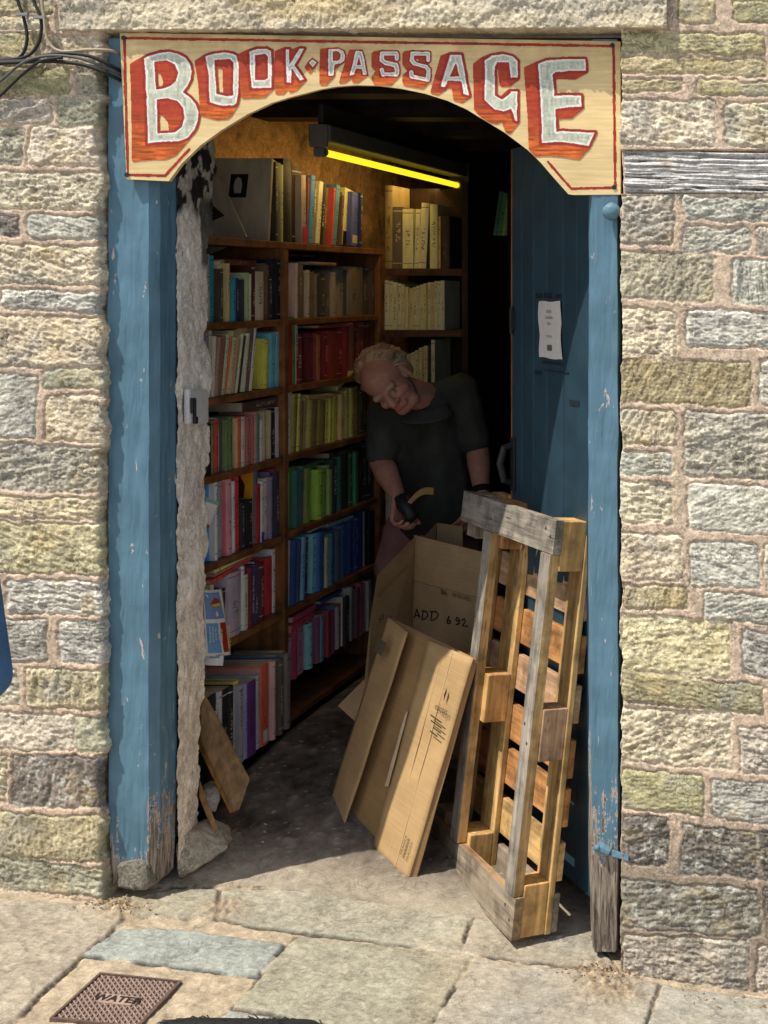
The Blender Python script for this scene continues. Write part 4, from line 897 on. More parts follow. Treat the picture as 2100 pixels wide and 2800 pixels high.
# two large books standing open to view at the head of the top shelf
d_ = dpx(742, XB - .02)
o = book(.014, .235, .288, '8a806c', 'large grey-beige book with a small black panel on its cover on the top shelf', 'books on the shelves', gain=1.5, hard=True)
o.location = (XB - .02, d_ - .01, 1.777); o.rotation_euler = (R(-6), 0, .04); big = o
cover_rect(o, [(-.145, .150), (-.085, .150), (-.080, .232), (-.140, .232)], (.012, .012, .013), 'cover_panel')
cover_rect(o, [(-.126, .165), (-.103, .165), (-.100, .195), (-.104, .215), (-.115, .222), (-.124, .212), (-.129, .19)], (.42, .40, .36), 'cover_shape', lift=.0014)
o = book(.012, .225, .235, '857c6a', 'grey photo book leaning over at the left end of the top shelf', 'books on the shelves', gain=1.4, hard=True)
m = Matrix.Translation((XB - .05, d_ - .10, 1.786)) @ Matrix.Rotation(R(6), 4, 'Z') @ Matrix.Rotation(R(-10), 4, 'X') @ Matrix.Rotation(R(-26), 4, 'Y')
o.location = m.to_translation(); o.rotation_euler = m.to_euler()
cover_rect(o, [(-.2, .10), (-.04, .10), (-.06, .15), (-.2, .15)], (.03, .03, .03), 'cover_picture'); cover_rect(o, [(-.2, .165), (-.07, .165), (-.09, .20), (-.2, .20)], (.03, .03, .03), 'cover_picture')
# leaflets in front of the left end
def leaflet(name, corners, bands, label, bend=.02):
    """a bent sheet: corners tl, tr, br, bl; bands = coloured printed areas (u0,u1,v0,v1,colour)"""
    tl, tr, br, bl = [np.array(P(*c)) for c in corners]
    N = 14
    def S(u, v):
        p = (tl * (1 - u) + tr * u) * (1 - v) + (bl * (1 - u) + br * u) * v
        return p + np.array((.3, -1, .1)) * bend * math.sin(math.pi * u) * (1 - v * .4)
    V = [S(i / N, j / N) for j in range(N + 1) for i in range(N + 1)]; F = [(j * (N + 1) + i, (j + 1) * (N + 1) + i, (j + 1) * (N + 1) + i + 1, j * (N + 1) + i + 1) for j in range(N) for i in range(N)]
    o = mesh_obj(name, V, F, M['paper'], None, [(.68, .68, .70)] * len(V), smooth=True)
    sm = o.modifiers.new('thick', 'SOLIDIFY'); sm.thickness = .001; sm.offset = -1 
    tag(o, label, 'leaflet')
    for k, (nm, poly, c) in enumerate(bands):
        f = Geo(); n = len(poly); nrm = np.array((.25, -.95, .1)); 
        cen = np.mean(np.array(poly), 0); ring = []
        pts = []
        for (a, b), (a2, b2) in zip(poly, poly[1:] + poly[:1]):
            for q in range(4): pts.append((a + (a2 - a) * q / 4, b + (b2 - b) * q / 4))
        cc_ = np.mean(pts, 0); V2 = [S(*cc_) + nrm * (.0012 + .0004 * k)]
        for sc in (.5, 1.0):
            V2 += [S(cc_[0] + (a - cc_[0]) * sc, cc_[1] + (b - cc_[1]) * sc) + nrm * (.0012 + .0004 * k) for a, b in pts]
        m_ = len(pts); F2 = [(0, 1 + i, 1 + (i + 1) % m_) for i in range(m_)] + [(1 + i, 1 + m_ + i, 1 + m_ + (i + 1) % m_, 1 + (i + 1) % m_) for i in range(m_)]
        mesh_obj(nm, V2, [q[::-1] for q in F2], M['paper'], o, [c] * len(V2))
    return o
lf = leaflet('leaflet', [(556, 1612, .42), (607, 1610, .50), (631, 1790, .52), (562, 1795, .42)],
        [('sky_picture', [(.06, .04), (.86, .04), (.95, .44), (.10, .44)], (.16, .26, .48)), ('text_panel', [(.10, .5), (.66, .5), (.70, .95), (.14, .95)], (.14, .33, .58)), ('name_panel', [(.74, .5), (.97, .5), (.96, .95), (.77, .95)], (.34, .03, .02)),
         ('balloon', [(.38, .22), (.62, .12), (.82, .14), (.86, .20), (.82, .26), (.62, .27)], (.25, .05, .05)), ('balloon_stripe', [(.42, .22), (.84, .20), (.84, .25), (.62, .26)], (.62, .42, .04)), ('cloud', [(.60, .36), (.68, .31), (.74, .38), (.64, .41)], (.6, .6, .55))],
        'blue and white leaflet with a hot-air balloon tucked in front of the lilac book')
a, b = np.array(P(619, 1705, .49)), np.array(P(623, 1782, .49))
text_geo('Schreiber', .019, np.array(P(627, 1742, .478)), b - a, np.array(P(640, 1740, .5)) - np.array(P(610, 1740, .46)), lf, 'name_lettering', m_plain('yellow_print', (.75, .5, .05)), lift=.0)
for q in range(5):
    uu = .22 + q * .09
    text_geo(['wonderful days', 'and your photos', 'sky above the', 'town and valley', 'on every page'][q][:12 - q], .010, np.array(P(572 + q * 8.2, 1735, .425 + q * .012)), b - a, np.array(P(640, 1740, .5)) - np.array(P(610, 1740, .46)), lf, 'small_print', M['white'], lift=.004)
leaflet('leaflet', [(560, 1793, .44), (612, 1792, .47), (610, 1820, .46), (558, 1818, .43)], [('picture', [(.3, .0), (.8, .0), (.8, .25), (.3, .25)], (.2, .3, .4))], 'white card showing below the balloon leaflet', .006)
leaflet('leaflet', [(563, 1359, .46), (600, 1372, .50), (572, 1448, .50), (561, 1440, .46)], [('green_edge', [(.0, .0), (1, .0), (.98, .14), (.0, .14)], (.22, .40, .33)), ('red_foot', [(.0, .86), (.9, .86), (.9, 1), (.0, 1)], (.45, .07, .06))], 'white leaflet with a green edge leaning on the blue book', .004)
# ================================================================== lamp
lamp = empty('strip_light', (-.61, 1.7, 2.12), 'old fluorescent strip light glowing yellow under the dark ceiling', 'strip light')
Geo().box((-.655, 1.0, 2.125), (-.575, 2.46, 2.185), (.17, .16, .14), 1).box((-.622, 1.0, 2.185), (-.602, 2.44, 2.26), (.05, .045, .04)).build('housing', M['vcol'], lamp, bev=.006)
Geo().box((-.645, .985, 2.105), (-.582, 1.0, 2.185), (.20, .20, .19)).box((-.630, .986, 2.072), (-.594, 1.012, 2.105), (.20, .19, .17)).tube([(-.612, 1.0, 2.09), (-.612, 1.035, 2.09)], .0165, (.40, .33, .22), 14).build('end_cap', M['vcol'], lamp, bev=.004)
Geo().box((-.66, 2.46, 2.075), (-.565, 2.475, 2.19), (.12, .12, .11)).tube([(-.612, 2.43, 2.085), (-.612, 2.47, 2.085)], .022, (.30, .27, .22), 14).build('end_cap', M['vcol'], lamp, bev=.004)
t = NT('glowing_tube'); t.b.inputs['Emission Color'].default_value = (1, .80, .02, 1); t.b.inputs['Emission Strength'].default_value = 1.15; t.out((.8, .6, .1), .3)
Geo().tube([(-.612, 1.03, 2.09), (-.612, 2.44, 2.085)], .0125, (.9, .8, .2), 16).build('tube', t.m, lamp, True)
la = bpy.data.lights.new('strip_glow', 'AREA'); la.shape = 'RECTANGLE'; la.size = .05; la.size_y = 1.3; la.energy = 2.0; la.color = (1, .62, .22)
lo = bpy.data.objects.new('strip_glow', la); COL.objects.link(lo); lo.location = (-.625, 1.72, 2.066); lo.rotation_euler = (0, R(38), 0)

# ================================================================== door
hinge = np.array((.535, .135)); tdir = np.array((-.608, .794)); tdir /= np.linalg.norm(tdir); ndir = np.array((-tdir[1], tdir[0])) * 1
if ndir @ np.array((-1, -1)) < 0: ndir = -ndir
door = empty('door', (hinge[0], hinge[1], 0), 'blue plank door standing half open inside the right post', 'door')
A3 = (*tdir, 0); N3 = (*ndir, 0); o3 = (*hinge, 0)
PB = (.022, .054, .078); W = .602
w0 = 0
for i, w in enumerate((.10, .095, .12, .105, .095, .087)):
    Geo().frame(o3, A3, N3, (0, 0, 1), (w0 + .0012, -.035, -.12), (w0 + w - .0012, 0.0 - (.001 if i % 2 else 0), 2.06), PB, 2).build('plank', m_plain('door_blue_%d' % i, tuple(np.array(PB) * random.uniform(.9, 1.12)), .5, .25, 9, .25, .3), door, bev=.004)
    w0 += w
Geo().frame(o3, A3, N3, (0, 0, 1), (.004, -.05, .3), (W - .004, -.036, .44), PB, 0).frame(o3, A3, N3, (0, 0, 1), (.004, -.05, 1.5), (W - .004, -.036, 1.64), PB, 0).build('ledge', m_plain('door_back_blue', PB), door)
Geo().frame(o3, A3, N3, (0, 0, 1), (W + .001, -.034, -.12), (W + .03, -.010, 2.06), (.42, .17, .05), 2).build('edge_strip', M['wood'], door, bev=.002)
def dp(px, py):                                     # spot of the door's face seen at (px, py)
    s = 0
    for _ in range(40):
        d = hinge[1] + tdir[1] * s; k = (3.6 + d) / 3.6; s = (CX + (px - 2450) / 1000 * k - hinge[0]) / tdir[0] * .6 + s * .4
    d = hinge[1] + tdir[1] * s
    return s, CZ - (py - 790) / 1000 * (3.6 + d) / 3.6
def dface(s, z, n=.0): return (hinge[0] + tdir[0] * s + ndir[0] * n, hinge[1] + tdir[1] * s + ndir[1] * n, z)
s0, z0 = dp(1394, 1262)
g = Geo(); hp = [dface(.585, z0 + .055, .004), dface(.585, z0 + .05, .03), dface(.588, z0, .042), dface(.585, z0 - .055, .03), dface(.585, z0 - .065, .004)]
g.tube(hp, [.011, .012, .013, .012, .011], (.02, .02, .02)); g.frame(o3, A3, N3, (0, 0, 1), (.565, .0005, z0 - .09), (.6, .006, z0 + .08))
g.build('pull_handle', M['iron'], door, bev=.002)
s0, z0 = dp(1395, 875); g = Geo().frame(o3, A3, N3, (0, 0, 1), (.57, .0005, z0 - .03), (.6, .008, z0 + .03)).tube([dface(.585, z0 - .045, .006), dface(.585, z0 + .045, .006)], .006)
g.build('latch', M['iron'], door)
# typed notice
nt = [dp(1476, 824), dp(1537, 824), dp(1540, 984), dp(1480, 976)]
N = 10; V = []
for j in range(N + 1):
    for i in range(N + 1):
        a, b = i / N, j / N; q = (np.array(nt[0]) * (1 - a) + np.array(nt[1]) * a) * (1 - b) + (np.array(nt[3]) * (1 - a) + np.array(nt[2]) * a) * b
        V.append(dface(q[0] + .002 * math.sin(b * 9 + a * 3), q[1] + .0015 * math.sin(a * 8), .003 + .0035 * abs(math.sin(b * 5 + 1.2 * a))))
F = [(j * (N + 1) + i, (j + 1) * (N + 1) + i, (j + 1) * (N + 1) + i + 1, j * (N + 1) + i + 1) for j in range(N) for i in range(N)]
notice = mesh_obj('notice', V, F, M['paper'], None, [(.60, .56, .52)] * len(V), smooth=True); tag(notice, 'creased white paper notice taped to the blue door', 'notice')
q0 = np.array(nt).mean(0); ax_ = np.array(dface(nt[1][0], 0)) - np.array(dface(nt[0][0], 0)); 
for txt, vv, sz in (('BOOKS', -.055, .011), ('no bicycles', -.038, .0125), ('please', -.02, .010), ('thank you', .018, .010)):
    p = np.array(dface(q0[0], q0[1] - vv, .0082)); text_geo(txt, sz * 1.3, p, ax_, (0, 0, 1), notice, 'typed_line', m_plain('typing', (.10, .09, .08)), sx=.8)
g = Geo().frame(dface(0, 0, 0), A3, N3, (0, 0, 1), (q0[0] - .02, .0082, q0[1] - .062), (q0[0] + .012, .0086, q0[1] - .045)); g.build('printed_box', m_plain('typing2', (.12, .11, .10)), notice)
for a_, b_, c_, e_ in ((1466, 802, 1484, 815), (1488, 800, 1510, 815), (1520, 804, 1538, 816), (1484, 985, 1540, 1000), (1462, 1012, 1480, 1025), (1490, 1010, 1555, 1022), (1558, 1092, 1585, 1112)):
    s1, z1_ = dp(a_, b_); s2, z2_ = dp(c_, e_)
    Geo().frame(o3, A3, N3, (0, 0, 1), (min(s1, s2), .0006, min(z1_, z2_)), (max(s1, s2), .0012, max(z1_, z2_))).build('tape_residue', m_plain('old_tape', (.012, .02, .03), .7, .6, 90), door)

# ================================================================== pallet
o_ = np.array((.346, .012, -.180)); SC = .955
uv_ = np.array((-.602, .797, -.012)); uv_ /= np.linalg.norm(uv_)
vv_ = np.array((.048, .133, .99)); vv_ -= uv_ * (uv_ @ vv_); vv_ /= np.linalg.norm(vv_)
wv_ = np.cross(vv_, uv_); wv_ = wv_ if wv_[0] > 0 else -wv_       # from the bottom boards to the deck
pal = empty('pallet', tuple(o_), 'weathered wooden pallet standing on edge against the right post', 'pallet')
GREY = (.34, .30, .25); TAN = (.62, .365, .135); ORG = (.52, .25, .09); DRT = (.33, .27, .20); PINK = (.50, .31, .18); PALE = (.64, .41, .165); BRN = (.40, .27, .15)
def pb(name, lo, hi, c, gr, mat='wood', jit=.004):
    lo = np.array(lo, float) * SC; hi = np.array(hi, float) * SC
    g = Geo(); jj = [random.uniform(-jit, jit) for _ in range(3)]
    g.frame(o_, uv_, vv_, wv_, lo, hi, np.array(c) * random.uniform(.92, 1.08), gr)
    return g.build(name, M[mat], pal, bev=.0028)
def pb2(name, lo, hi, cf, ce, gr):
    lo = np.array(lo, float) * SC; hi = np.array(hi, float) * SC; g = Geo(); r = random.uniform(0, 50)
    ax = [uv_, vv_, wv_]
    for d_ in range(3):
        for sd in (0, 1):
            a, b = (d_ + 1) % 3, (d_ + 2) % 3; V = []; G = []
            for (p, q) in ((0, 0), (1, 0), (1, 1), (0, 1)):
                l = [0, 0, 0]; l[d_] = hi[d_] if sd else lo[d_]; l[a] = hi[a] if p else lo[a]; l[b] = hi[b] if q else lo[b]
                V.append(o_ + l[0] * uv_ + l[1] * vv_ + l[2] * wv_); G.append((l[gr] + r, l[(gr + 1) % 3] + r * .3, l[(gr + 2) % 3]))
            n_ = np.cross(V[1] - V[0], V[2] - V[0]); want = ax[d_] * (1 if sd else -1)
            g.add(V, [(0, 1, 2, 3) if n_ @ want > 0 else (3, 2, 1, 0)], np.array(cf if (d_ == 2) else ce) * random.uniform(.93, 1.07), G)
    return g.build(name, M['grey'], pal)
NAIL = m_plain('nail_head', (.09, .07, .06), .5, .3, 60, .3, .5)
def nails(pts):
    for (a, b, n_) in pts:
        p = o_ + SC * (uv_ * a + vv_ * b) + wv_ * (n_ * SC); Geo().tube([p, p - wv_ * .0022], .0042, (.1, .08, .07), 8).build('nail', NAIL, pal)
# bottom layer: two cross boards and three runners
pb2('cross_board', (-.0, 0, -.002), (.80, .118, .0225), DRT, BRN, 0); pb2('cross_board', (-.0, 1.10, -.002), (.80, 1.2, .0225), GREY, DRT, 0)
for a, b in ((.008, .080), (.490, .560)): pb2('runner', (a, .1205, -.006), (b, 1.0975, .0225), GREY, (.55, .35, .15), 1)
nails([(.03, 1.15, -.002), (.07, 1.17, -.002), (.52, 1.14, -.002), (.03, .05, -.002), (.07, .08, -.002), (.53, .06, -.002), (.03, .55, -.006), (.06, .60, -.006), (.525, .57, -.006)])
# blocks
for ui, (a, b) in enumerate(((.003, .10), (.46, .585), (.70, .798))):
    for vi, (e, f) in enumerate(((.002, .15), (.50, .65), (1.05, 1.198))):
        c = [[TAN, PINK, TAN], [PALE, TAN, ORG], [DRT, TAN, DRT]][ui][vi]
        pb('block', (a, e, .0235), (b, f, .098), c, 1)
# stringers run up behind the blocks, deck boards across
for a, b, c in ((.0, .10, PALE), (.46, .585, PALE), (.70, .80, TAN)): pb('stringer', (a, .0, .0985), (b, 1.2, .117), c, 1)
vs_ = [0.0, .145, .30, .44, .60, .745, .90, 1.06]; cs = [DRT, PALE, ORG, ORG, PINK, ORG, PINK, PALE]
for v0_, c in zip(vs_, cs): pb('deck_board', (.004, v0_ + .002, .1180), (.80, v0_ + (.112 if v0_ < 1.0 else .14), .138), c, 0)
# splinters on the top corner
g = Geo(); 
for q in range(7):
    s = o_ + SC * (uv_ * random.uniform(.0, .5) + vv_ * random.choice((1.092, 1.2)) + wv_ * random.uniform(.0, .02)); g.tube([s, s + vv_ * random.uniform(-.03, .012) + uv_ * random.uniform(-.01, .01)], [.0022, .0004], (.62, .52, .36), 4)
g.build('splinter', M['wood'], pal)

# ================================================================== flattened carton in front of the pallet
CB = (.47, .31, .15); CB2 = (.37, .235, .115)
car = empty('flat_carton', P(1040, 2300, .42), 'flattened brown cardboard carton leaning on the pallet with one long flap folded open', 'cardboard carton')
TL, TR, BR, BL = (np.array(P(1063, 1687, .76)), np.array(P(1297, 1801, .43)), np.array(P(1118, 2418, .30)), np.array(P(899, 2209, .60)))
nrm = np.cross(TR - TL, BL - TL); nrm /= np.linalg.norm(nrm); nrm = nrm if nrm[1] < 0 else -nrm
def CP(a, b, n=0.): return (TL * (1 - a) + TR * a) * (1 - b) + (BL * (1 - a) + BR * a) * b + nrm * n
def sheet(name, poly, n0, th, c, parent, seed=0, warp=.003):
    """a piece of board: polygon in carton coordinates, slightly buckled"""
    f = Geo(); xs = np.array(poly)
    NU, NV = 10, 26
    a0, b0 = xs.min(0); a1, b1 = xs.max(0)
    def Q(s, t_):                 # poly is tl, tr, br, bl
        p = (xs[0] * (1 - s) + xs[1] * s) * (1 - t_) + (xs[3] * (1 - s) + xs[2] * s) * t_
        w = warp * (math.sin(t_ * 7 + seed) * math.sin(s * 3.1) + .6 * math.sin(t_ * 15 + s * 4 + seed))
        nn = n0(s, t_) if callable(n0) else n0
        return CP(p[0], p[1], nn + w * .6), (p[0] * .42, p[1] * .75, seed)
    V = []; G = []
    for j in range(NV + 1):
        for i in range(NU + 1):
            v, g_ = Q(i / NU, j / NV); V.append(v); G.append(g_)
    F = [(j * (NU + 1) + i, (j + 1) * (NU + 1) + i, (j + 1) * (NU + 1) + i + 1, j * (NU + 1) + i + 1) for j in range(NV) for i in range(NU)]
    o = mesh_obj(name, V, F, M['card'], parent, [c] * len(V), G, smooth=True)
    m = o.modifiers.new('board', 'SOLIDIFY'); m.thickness = th; m.offset = -1
    return o
sheet('back_panel', [(0, 0), (1, .0), (1, 1), (0, 1)], -.004, .005, (.36, .215, .095), car, 1)
sheet('right_panel', [(.53, .012), (1.0, .0), (1.0, 1.0), (.60, .985)], lambda s, t: .006 + .010 * (1 - s), .005, CB, car, 2)
sheet('flap', [(-.004, 0), (.36, .014), (.315, 1.035), (-.004, 1.0)], lambda s, t: .004 + .034 * s, .005, CB, car, 3)
sheet('torn_strip', [(.545, .36), (.565, .35), (.592, .70), (.557, .71)], lambda s, t: .022, .0015, (.60, .47, .30), car, 4, .001)
sheet('crease_line', [(.705, .01), (.712, .01), (.775, .995), (.766, .995)], lambda s, t: .0128, .0006, (.50, .35, .18), car, 5, .0)
sheet('crease_line', [(.80, .0), (.806, .0), (.862, .995), (.855, .995)], lambda s, t: .0118, .0006, (.52, .37, .19), car, 6, .0)
# right edge: layers of board hanging behind
sheet('side_panel', [(.995, .0), (1.004, .01), (1.02, 1.0), (.995, 1.0)], lambda s, t: .002 - .016 * s, .004, (.33, .21, .10), car, 7, .002)
# print on the carton
def on_card(poly, n, mat, name):
    V = [CP(a, b, n) for a, b in poly]; return mesh_obj(name, V, [tuple(range(len(V)))[::-1]], mat, car)
on_card([(.115, .095), (.215, .105), (.205, .175), (.10, .165)], .05, m_plain('grey_brown_print', (.115, .085, .055), .8, .15), 'printed_square').data.transform(Matrix())
for q in ((.095, .182), (.095, .20)): pass
bar = lambda x0, x1, y, w, n=.0235: on_card([(x0, y), (x1, y + .004), (x1, y + w + .004), (x0, y + w)], n, M['ink'], 'printed_line')
for i, (x0, x1) in enumerate(((.80, .93), (.82, .945), (.86, .95), (.84, .93))): bar(x0, x1, .305 + i * .021, .006)
axr = TR - TL; axd = BL - TL
text_geo('eviosys', .030, CP(.88, .262, .0195), axr, -axd, car, 'printed_name', M['ink'], sx=.8)
on_card([(.873, .165), (.888, .185), (.882, .225), (.868, .20)], .021, M['ink'], 'printed_mark')
text_geo('FRAGILE', .016, CP(.90, .865, .019), -axd, -axr, car, 'printed_name', M['ink'], sx=.9)
text_geo('FRAGILE', .016, CP(.935, .865, .019), -axd, -axr, car, 'printed_name', M['ink'], sx=.9)
bar(.055, .16, .87, .006, .055); text_geo('jvasao', .03, CP(.12, .83, .06), -axd * -1, axr * -1, car, 'printed_name', M['ink'], sx=.7)

# ================================================================== large opened box marked ADD 692
box = empty('cardboard_box', (-.36, 1.1, .2), 'large opened cardboard box marked ADD 692 standing behind the flattened carton', 'cardboard box')
cor = np.array(P(1127, 1588, 1.2)); rgt = np.array(P(1345, 1645, .88)); dirr = (rgt - cor); dirr[2] = 0; Ld = np.linalg.norm(dirr); dirr /= Ld
cnr = (cor[0], cor[1]); nB = np.array((dirr[1], -dirr[0], 0)); nB = nB if nB[1] < 0 else -nB
def bp(s, z, n=0.): return np.array((cor[0] + dirr[0] * s + nB[0] * n, cor[1] + dirr[1] * s + nB[1] * n, z))
def panel(name, pts, c, nv, seed=0, th=.006):
    f = Geo().prism([np.array(p) for p in pts], -np.array(nv) * th, c); return f.build(name, M['card'], box)
zf = cor[2]
panel('front_panel', [bp(0, -.05), bp(.5, -.05), bp(.5, zf), bp(0, zf)], (.50, .345, .19), nB)
panel('front_flap', [bp(.008, zf + .002), bp(.5, zf + .002), bp(.5, zf + .160), bp(.012, zf + .168)], (.52, .36, .195), nB + np.array((0, .0, .1)))
lx = np.array(P(1003, 1860, .86)) - cor; lx[2] = 0; lx /= np.linalg.norm(lx)
nL = np.array((-lx[1], lx[0], 0)); nL = nL if nL[0] > 0 else -nL
def lp(px, py, d): return np.array(P(px, py, d))
L_ = [lp(1121, 1590, 1.2), lp(1141, 1462, 1.2), lp(1032, 1574, .93), lp(1014, 1690, .90), lp(998, 1850, .87), lp(1000, 1990, .86), lp(1113, 1990, 1.19)]
panel('left_panel', L_[::-1], (.40, .275, .15), (.5, -.8, 0))
panel('bottom_flap', [lp(924, 1930, .84), lp(1002, 1852, .88), lp(1010, 1900, .84), lp(970, 1972, .80)], (.5, .34, .18), (0, -1, .2))
panel('rear_flap', [lp(1195, 1505, 1.33), lp(1195, 1430, 1.33), lp(1265, 1440, 1.24), lp(1265, 1520, 1.24)], (.5, .34, .185), (.3, -.9, 0))
panel('rear_flap', [lp(1188, 1505, 1.34), lp(1192, 1432, 1.34), lp(1150, 1478, 1.26), lp(1140, 1500, 1.25)], (.42, .28, .15), (-.3, -.9, 0))
# handwriting as pen strokes
pen = Geo()
def stroke(pts, s0, z0, sc=1.0):
    pen.tube([bp(s0 + a * sc, z0 + b * sc, .0012) for a, b in pts], .0021, (.03, .02, .02), 5)
q = .058
h0 = 1.61 - (1690 - 790) / 1000 * 1.32 
def sx_(px): # along the front panel
    k_lo, k_hi = 0, .6
    for _ in range(40):
        m_ = (k_lo + k_hi) / 2; X, D, _z = bp(m_, 0)
        if 2450 - (CX - X) * 3600 / (3.6 + D) < px: k_lo = m_
        else: k_hi = m_
    return m_
def pz(px, py): X, D, _z = bp(sx_(px), 0); return CZ - (py - 790) / 1000 * (3.6 + D) / 3.6
def w(px, pts):  # letter strokes given directly in measured px
    pen.tube([bp(sx_(a), pz(a, b), .0014) for a, b in pts], .0026, (.03, .02, .02), 5)
for pts in ([(1134, 1689), (1141, 1665), (1149, 1689)], [(1136, 1682), (1148, 1683)], [(1158, 1671), (1155, 1693)], [(1154, 1669), (1168, 1673), (1171, 1683), (1164, 1692), (1155, 1694)], [(1182, 1674), (1179, 1695)], [(1178, 1672), (1193, 1672), (1200, 1680), (1194, 1691), (1180, 1697)],
            [(1229, 1685), (1223, 1697), (1225, 1705), (1232, 1704), (1233, 1697), (1226, 1696)], [(1256, 1692), (1250, 1688), (1247, 1695), (1254, 1699), (1258, 1693), (1257, 1705), (1248, 1707)], [(1264, 1696), (1270, 1691), (1274, 1697), (1266, 1711), (1279, 1712)]): w(0, pts)
pen.build('handwriting', M['ink'], box)
s1, zz = sx_(1215), pz(1215, 1620); text_geo('B66', .026, bp(s1, zz, .0012), dirr, (0, 0, 1), box, 'printed_number', M['faint'], bold=.0006)
text_geo('308 SECURED', .02, bp(sx_(1262), pz(1262, 1632), .0012), dirr, (0, 0, 1), box, 'printed_number', M['faint'])
lb = lp(1040, 1685, .945); text_geo('66', .036, lb + np.array((.012, -.022, 0)), lp(1100, 1620, 1.1) - lp(1035, 1690, .94), (0, 0, 1), box, 'printed_number', M['ink'])
text_geo('PROPERTY OF THE CARRIER', .018, lp(1072, 1585, 1.03) + np.array((.012, -.022, -.0)), lp(1110, 1545, 1.14) - lp(1040, 1615, .96), (0, 0, 1), box, 'printed_line', M['faint'])

# ================================================================== loose boards, stones, litter
def plank(name, q, th, c, label, cat, push, c2=None):
    g = Geo(); pts = [np.array(P(*p)) for p in q]; n = len(pts); ax = pts[0] - pts[-1]; ax = pts[2] - pts[0]; ax /= np.linalg.norm(ax)
    g.prism(pts, push, c)
    g.C[n:] = [c2 or c] * n; g.G = [(float(np.dot(v, ax)), float(v[1]), float(v[0] - v[2] * .3)) for v in np.array(g.V)]
    o = g.build(name, M['wood'], None, bev=.002); return tag(o, label, cat)
plank('plank', [(552, 1880, .38), (616, 1996, .40), (684, 2130, .40), (655, 2214, .35), (640, 2217, .345), (548, 2024, .36)], .02, (.30, .19, .095), 'brown plank leaning across the foot of the bookcase', 'plank', (-.020, .012, -.012), (.72, .34, .09))
plank('wood_offcut', [(545, 2128, .345), (553, 2150, .345), (597, 2268, .29), (583, 2274, .28), (545, 2180, .31)], .02, (.44, .27, .11), 'short thin strip of wood beside the plaster edge', 'offcut', (-.010, .012, 0))
def rock(name, c, r, col, label, seed, rot=0):
    g = Geo(); g.ball((0, 0, 0), r, col, 40, 26)
    V = np.array(g.V); n = V / (np.linalg.norm(V, axis=1, keepdims=True) + 1e-9)
    for sd in range(7):
        rs = np.random.default_rng(seed * 20 + sd); pn = rs.normal(size=3); pn /= np.linalg.norm(pn); dd_ = np.dot(V, pn); lim = .62 * np.abs(dd_).max(); V = V - np.outer(np.maximum(dd_ - lim, 0), pn) * .9
    f = fbm(n[:, 0] * 4 + n[:, 2] * 3, n[:, 1] * 4 + seed, 4, seed); V = V * (1 + .07 * f)[:, None]
    cr, sr = math.cos(rot), math.sin(rot); V = np.stack([V[:, 0] * cr + V[:, 2] * sr, V[:, 1], -V[:, 0] * sr + V[:, 2] * cr], -1) + np.array(c)
    cc_ = np.array(col) * (1 + .25 * fbm(n[:, 0] * 9, n[:, 2] * 9 + n[:, 1] * 5, 4, seed + 3))[:, None]
    o = mesh_obj(name, V, g.F, M['stone'], None, cc_, smooth=True); return tag(o, label, 'stone')
g = Geo().prism([P(556, 2160, .37), P(580, 2146, .38), P(598, 2152, .38), P(603, 2186, .37), P(590, 2222, .36), P(560, 2222, .35)], (-.03, .05, .0), (.50, .44, .37))
tag(roughstone(g, 'stone', None, .008, .012, 3), 'small grey stone between the plaster edge and the plank', 'stone')
g = Geo().prism([P(474, 2312, .14), P(500, 2284, .17), P(556, 2266, .24), P(606, 2288, .27), P(624, 2322, .24), P(560, 2366, .17), P(486, 2412, .10)], (-.05, .14, -.02), (.47, .42, .33))
tag(roughstone(g, 'stone', None, .014, .02), 'large wedge shaped stone at the foot of the plaster edge', 'stone')
c = P(318, 2442, -.05); rock('pebble', (c[0], c[1], float(ground(c[0], c[1])) + .008), (.016, .013, .011), (.6, .5, .36), 'pale chip of stone at the foot of the left post', 5)
c = GP(2072, 2702); rock('pebble', (c[0], c[1], float(ground(*c)) + .007), (.014, .012, .01), (.55, .52, .46), 'pale chip of stone on the pavement at the foot of the right wall', 12)
rg = random.Random(5); V = []; F = []; Cc = []
for i in range(260):
    side = rg.random()
    if side < .3: x_, d_ = rg.gauss(-.72, .05), rg.gauss(-.035, .018)
    elif side < .75: x_, d_ = rg.gauss(.60, .055), rg.gauss(-.055, .025)
    elif side < .88: x_, d_ = rg.gauss(-.56, .05), rg.gauss(.36, .06)
    else: x_, d_ = rg.gauss(.95, .2), rg.gauss(-.09, .03)
    z_ = float(ground(x_, d_)) + .012 * math.exp(-((x_ + .70) ** 2 + (d_ + .03) ** 2) / .005) + .012 * math.exp(-((x_ - .6) ** 2 + (d_ + .06) ** 2) / .008) + .003
    a = rg.uniform(0, 6.3); l = rg.uniform(.002, .008); w_ = l * rg.uniform(.2, .5); t_ = rg.uniform(-.003, .003)
    b = len(V); ca, sa = math.cos(a), math.sin(a)
    V += [(x_ + ca * l, d_ + sa * l, z_ + t_), (x_ - sa * w_, d_ + ca * w_, z_ + .003), (x_ - ca * l, d_ - sa * l, z_ - t_), (x_ + sa * w_, d_ - ca * w_, z_ - .002)]; F.append((b, b + 1, b + 2, b + 3))
    fq = rg.uniform(.5, 1.2); cc_ = [x * fq for x in rg.choice([(.42, .28, .15), (.30, .2, .11), (.50, .38, .24), (.2, .14, .09)])]; Cc += [cc_] * 4
lit = mesh_obj('leaf_litter', V, F, M['paper'], None, Cc); lit['kind'] = 'stuff'; tag(lit, 'dry brown leaf crumbs and grit gathered at the foot of the posts', 'litter')

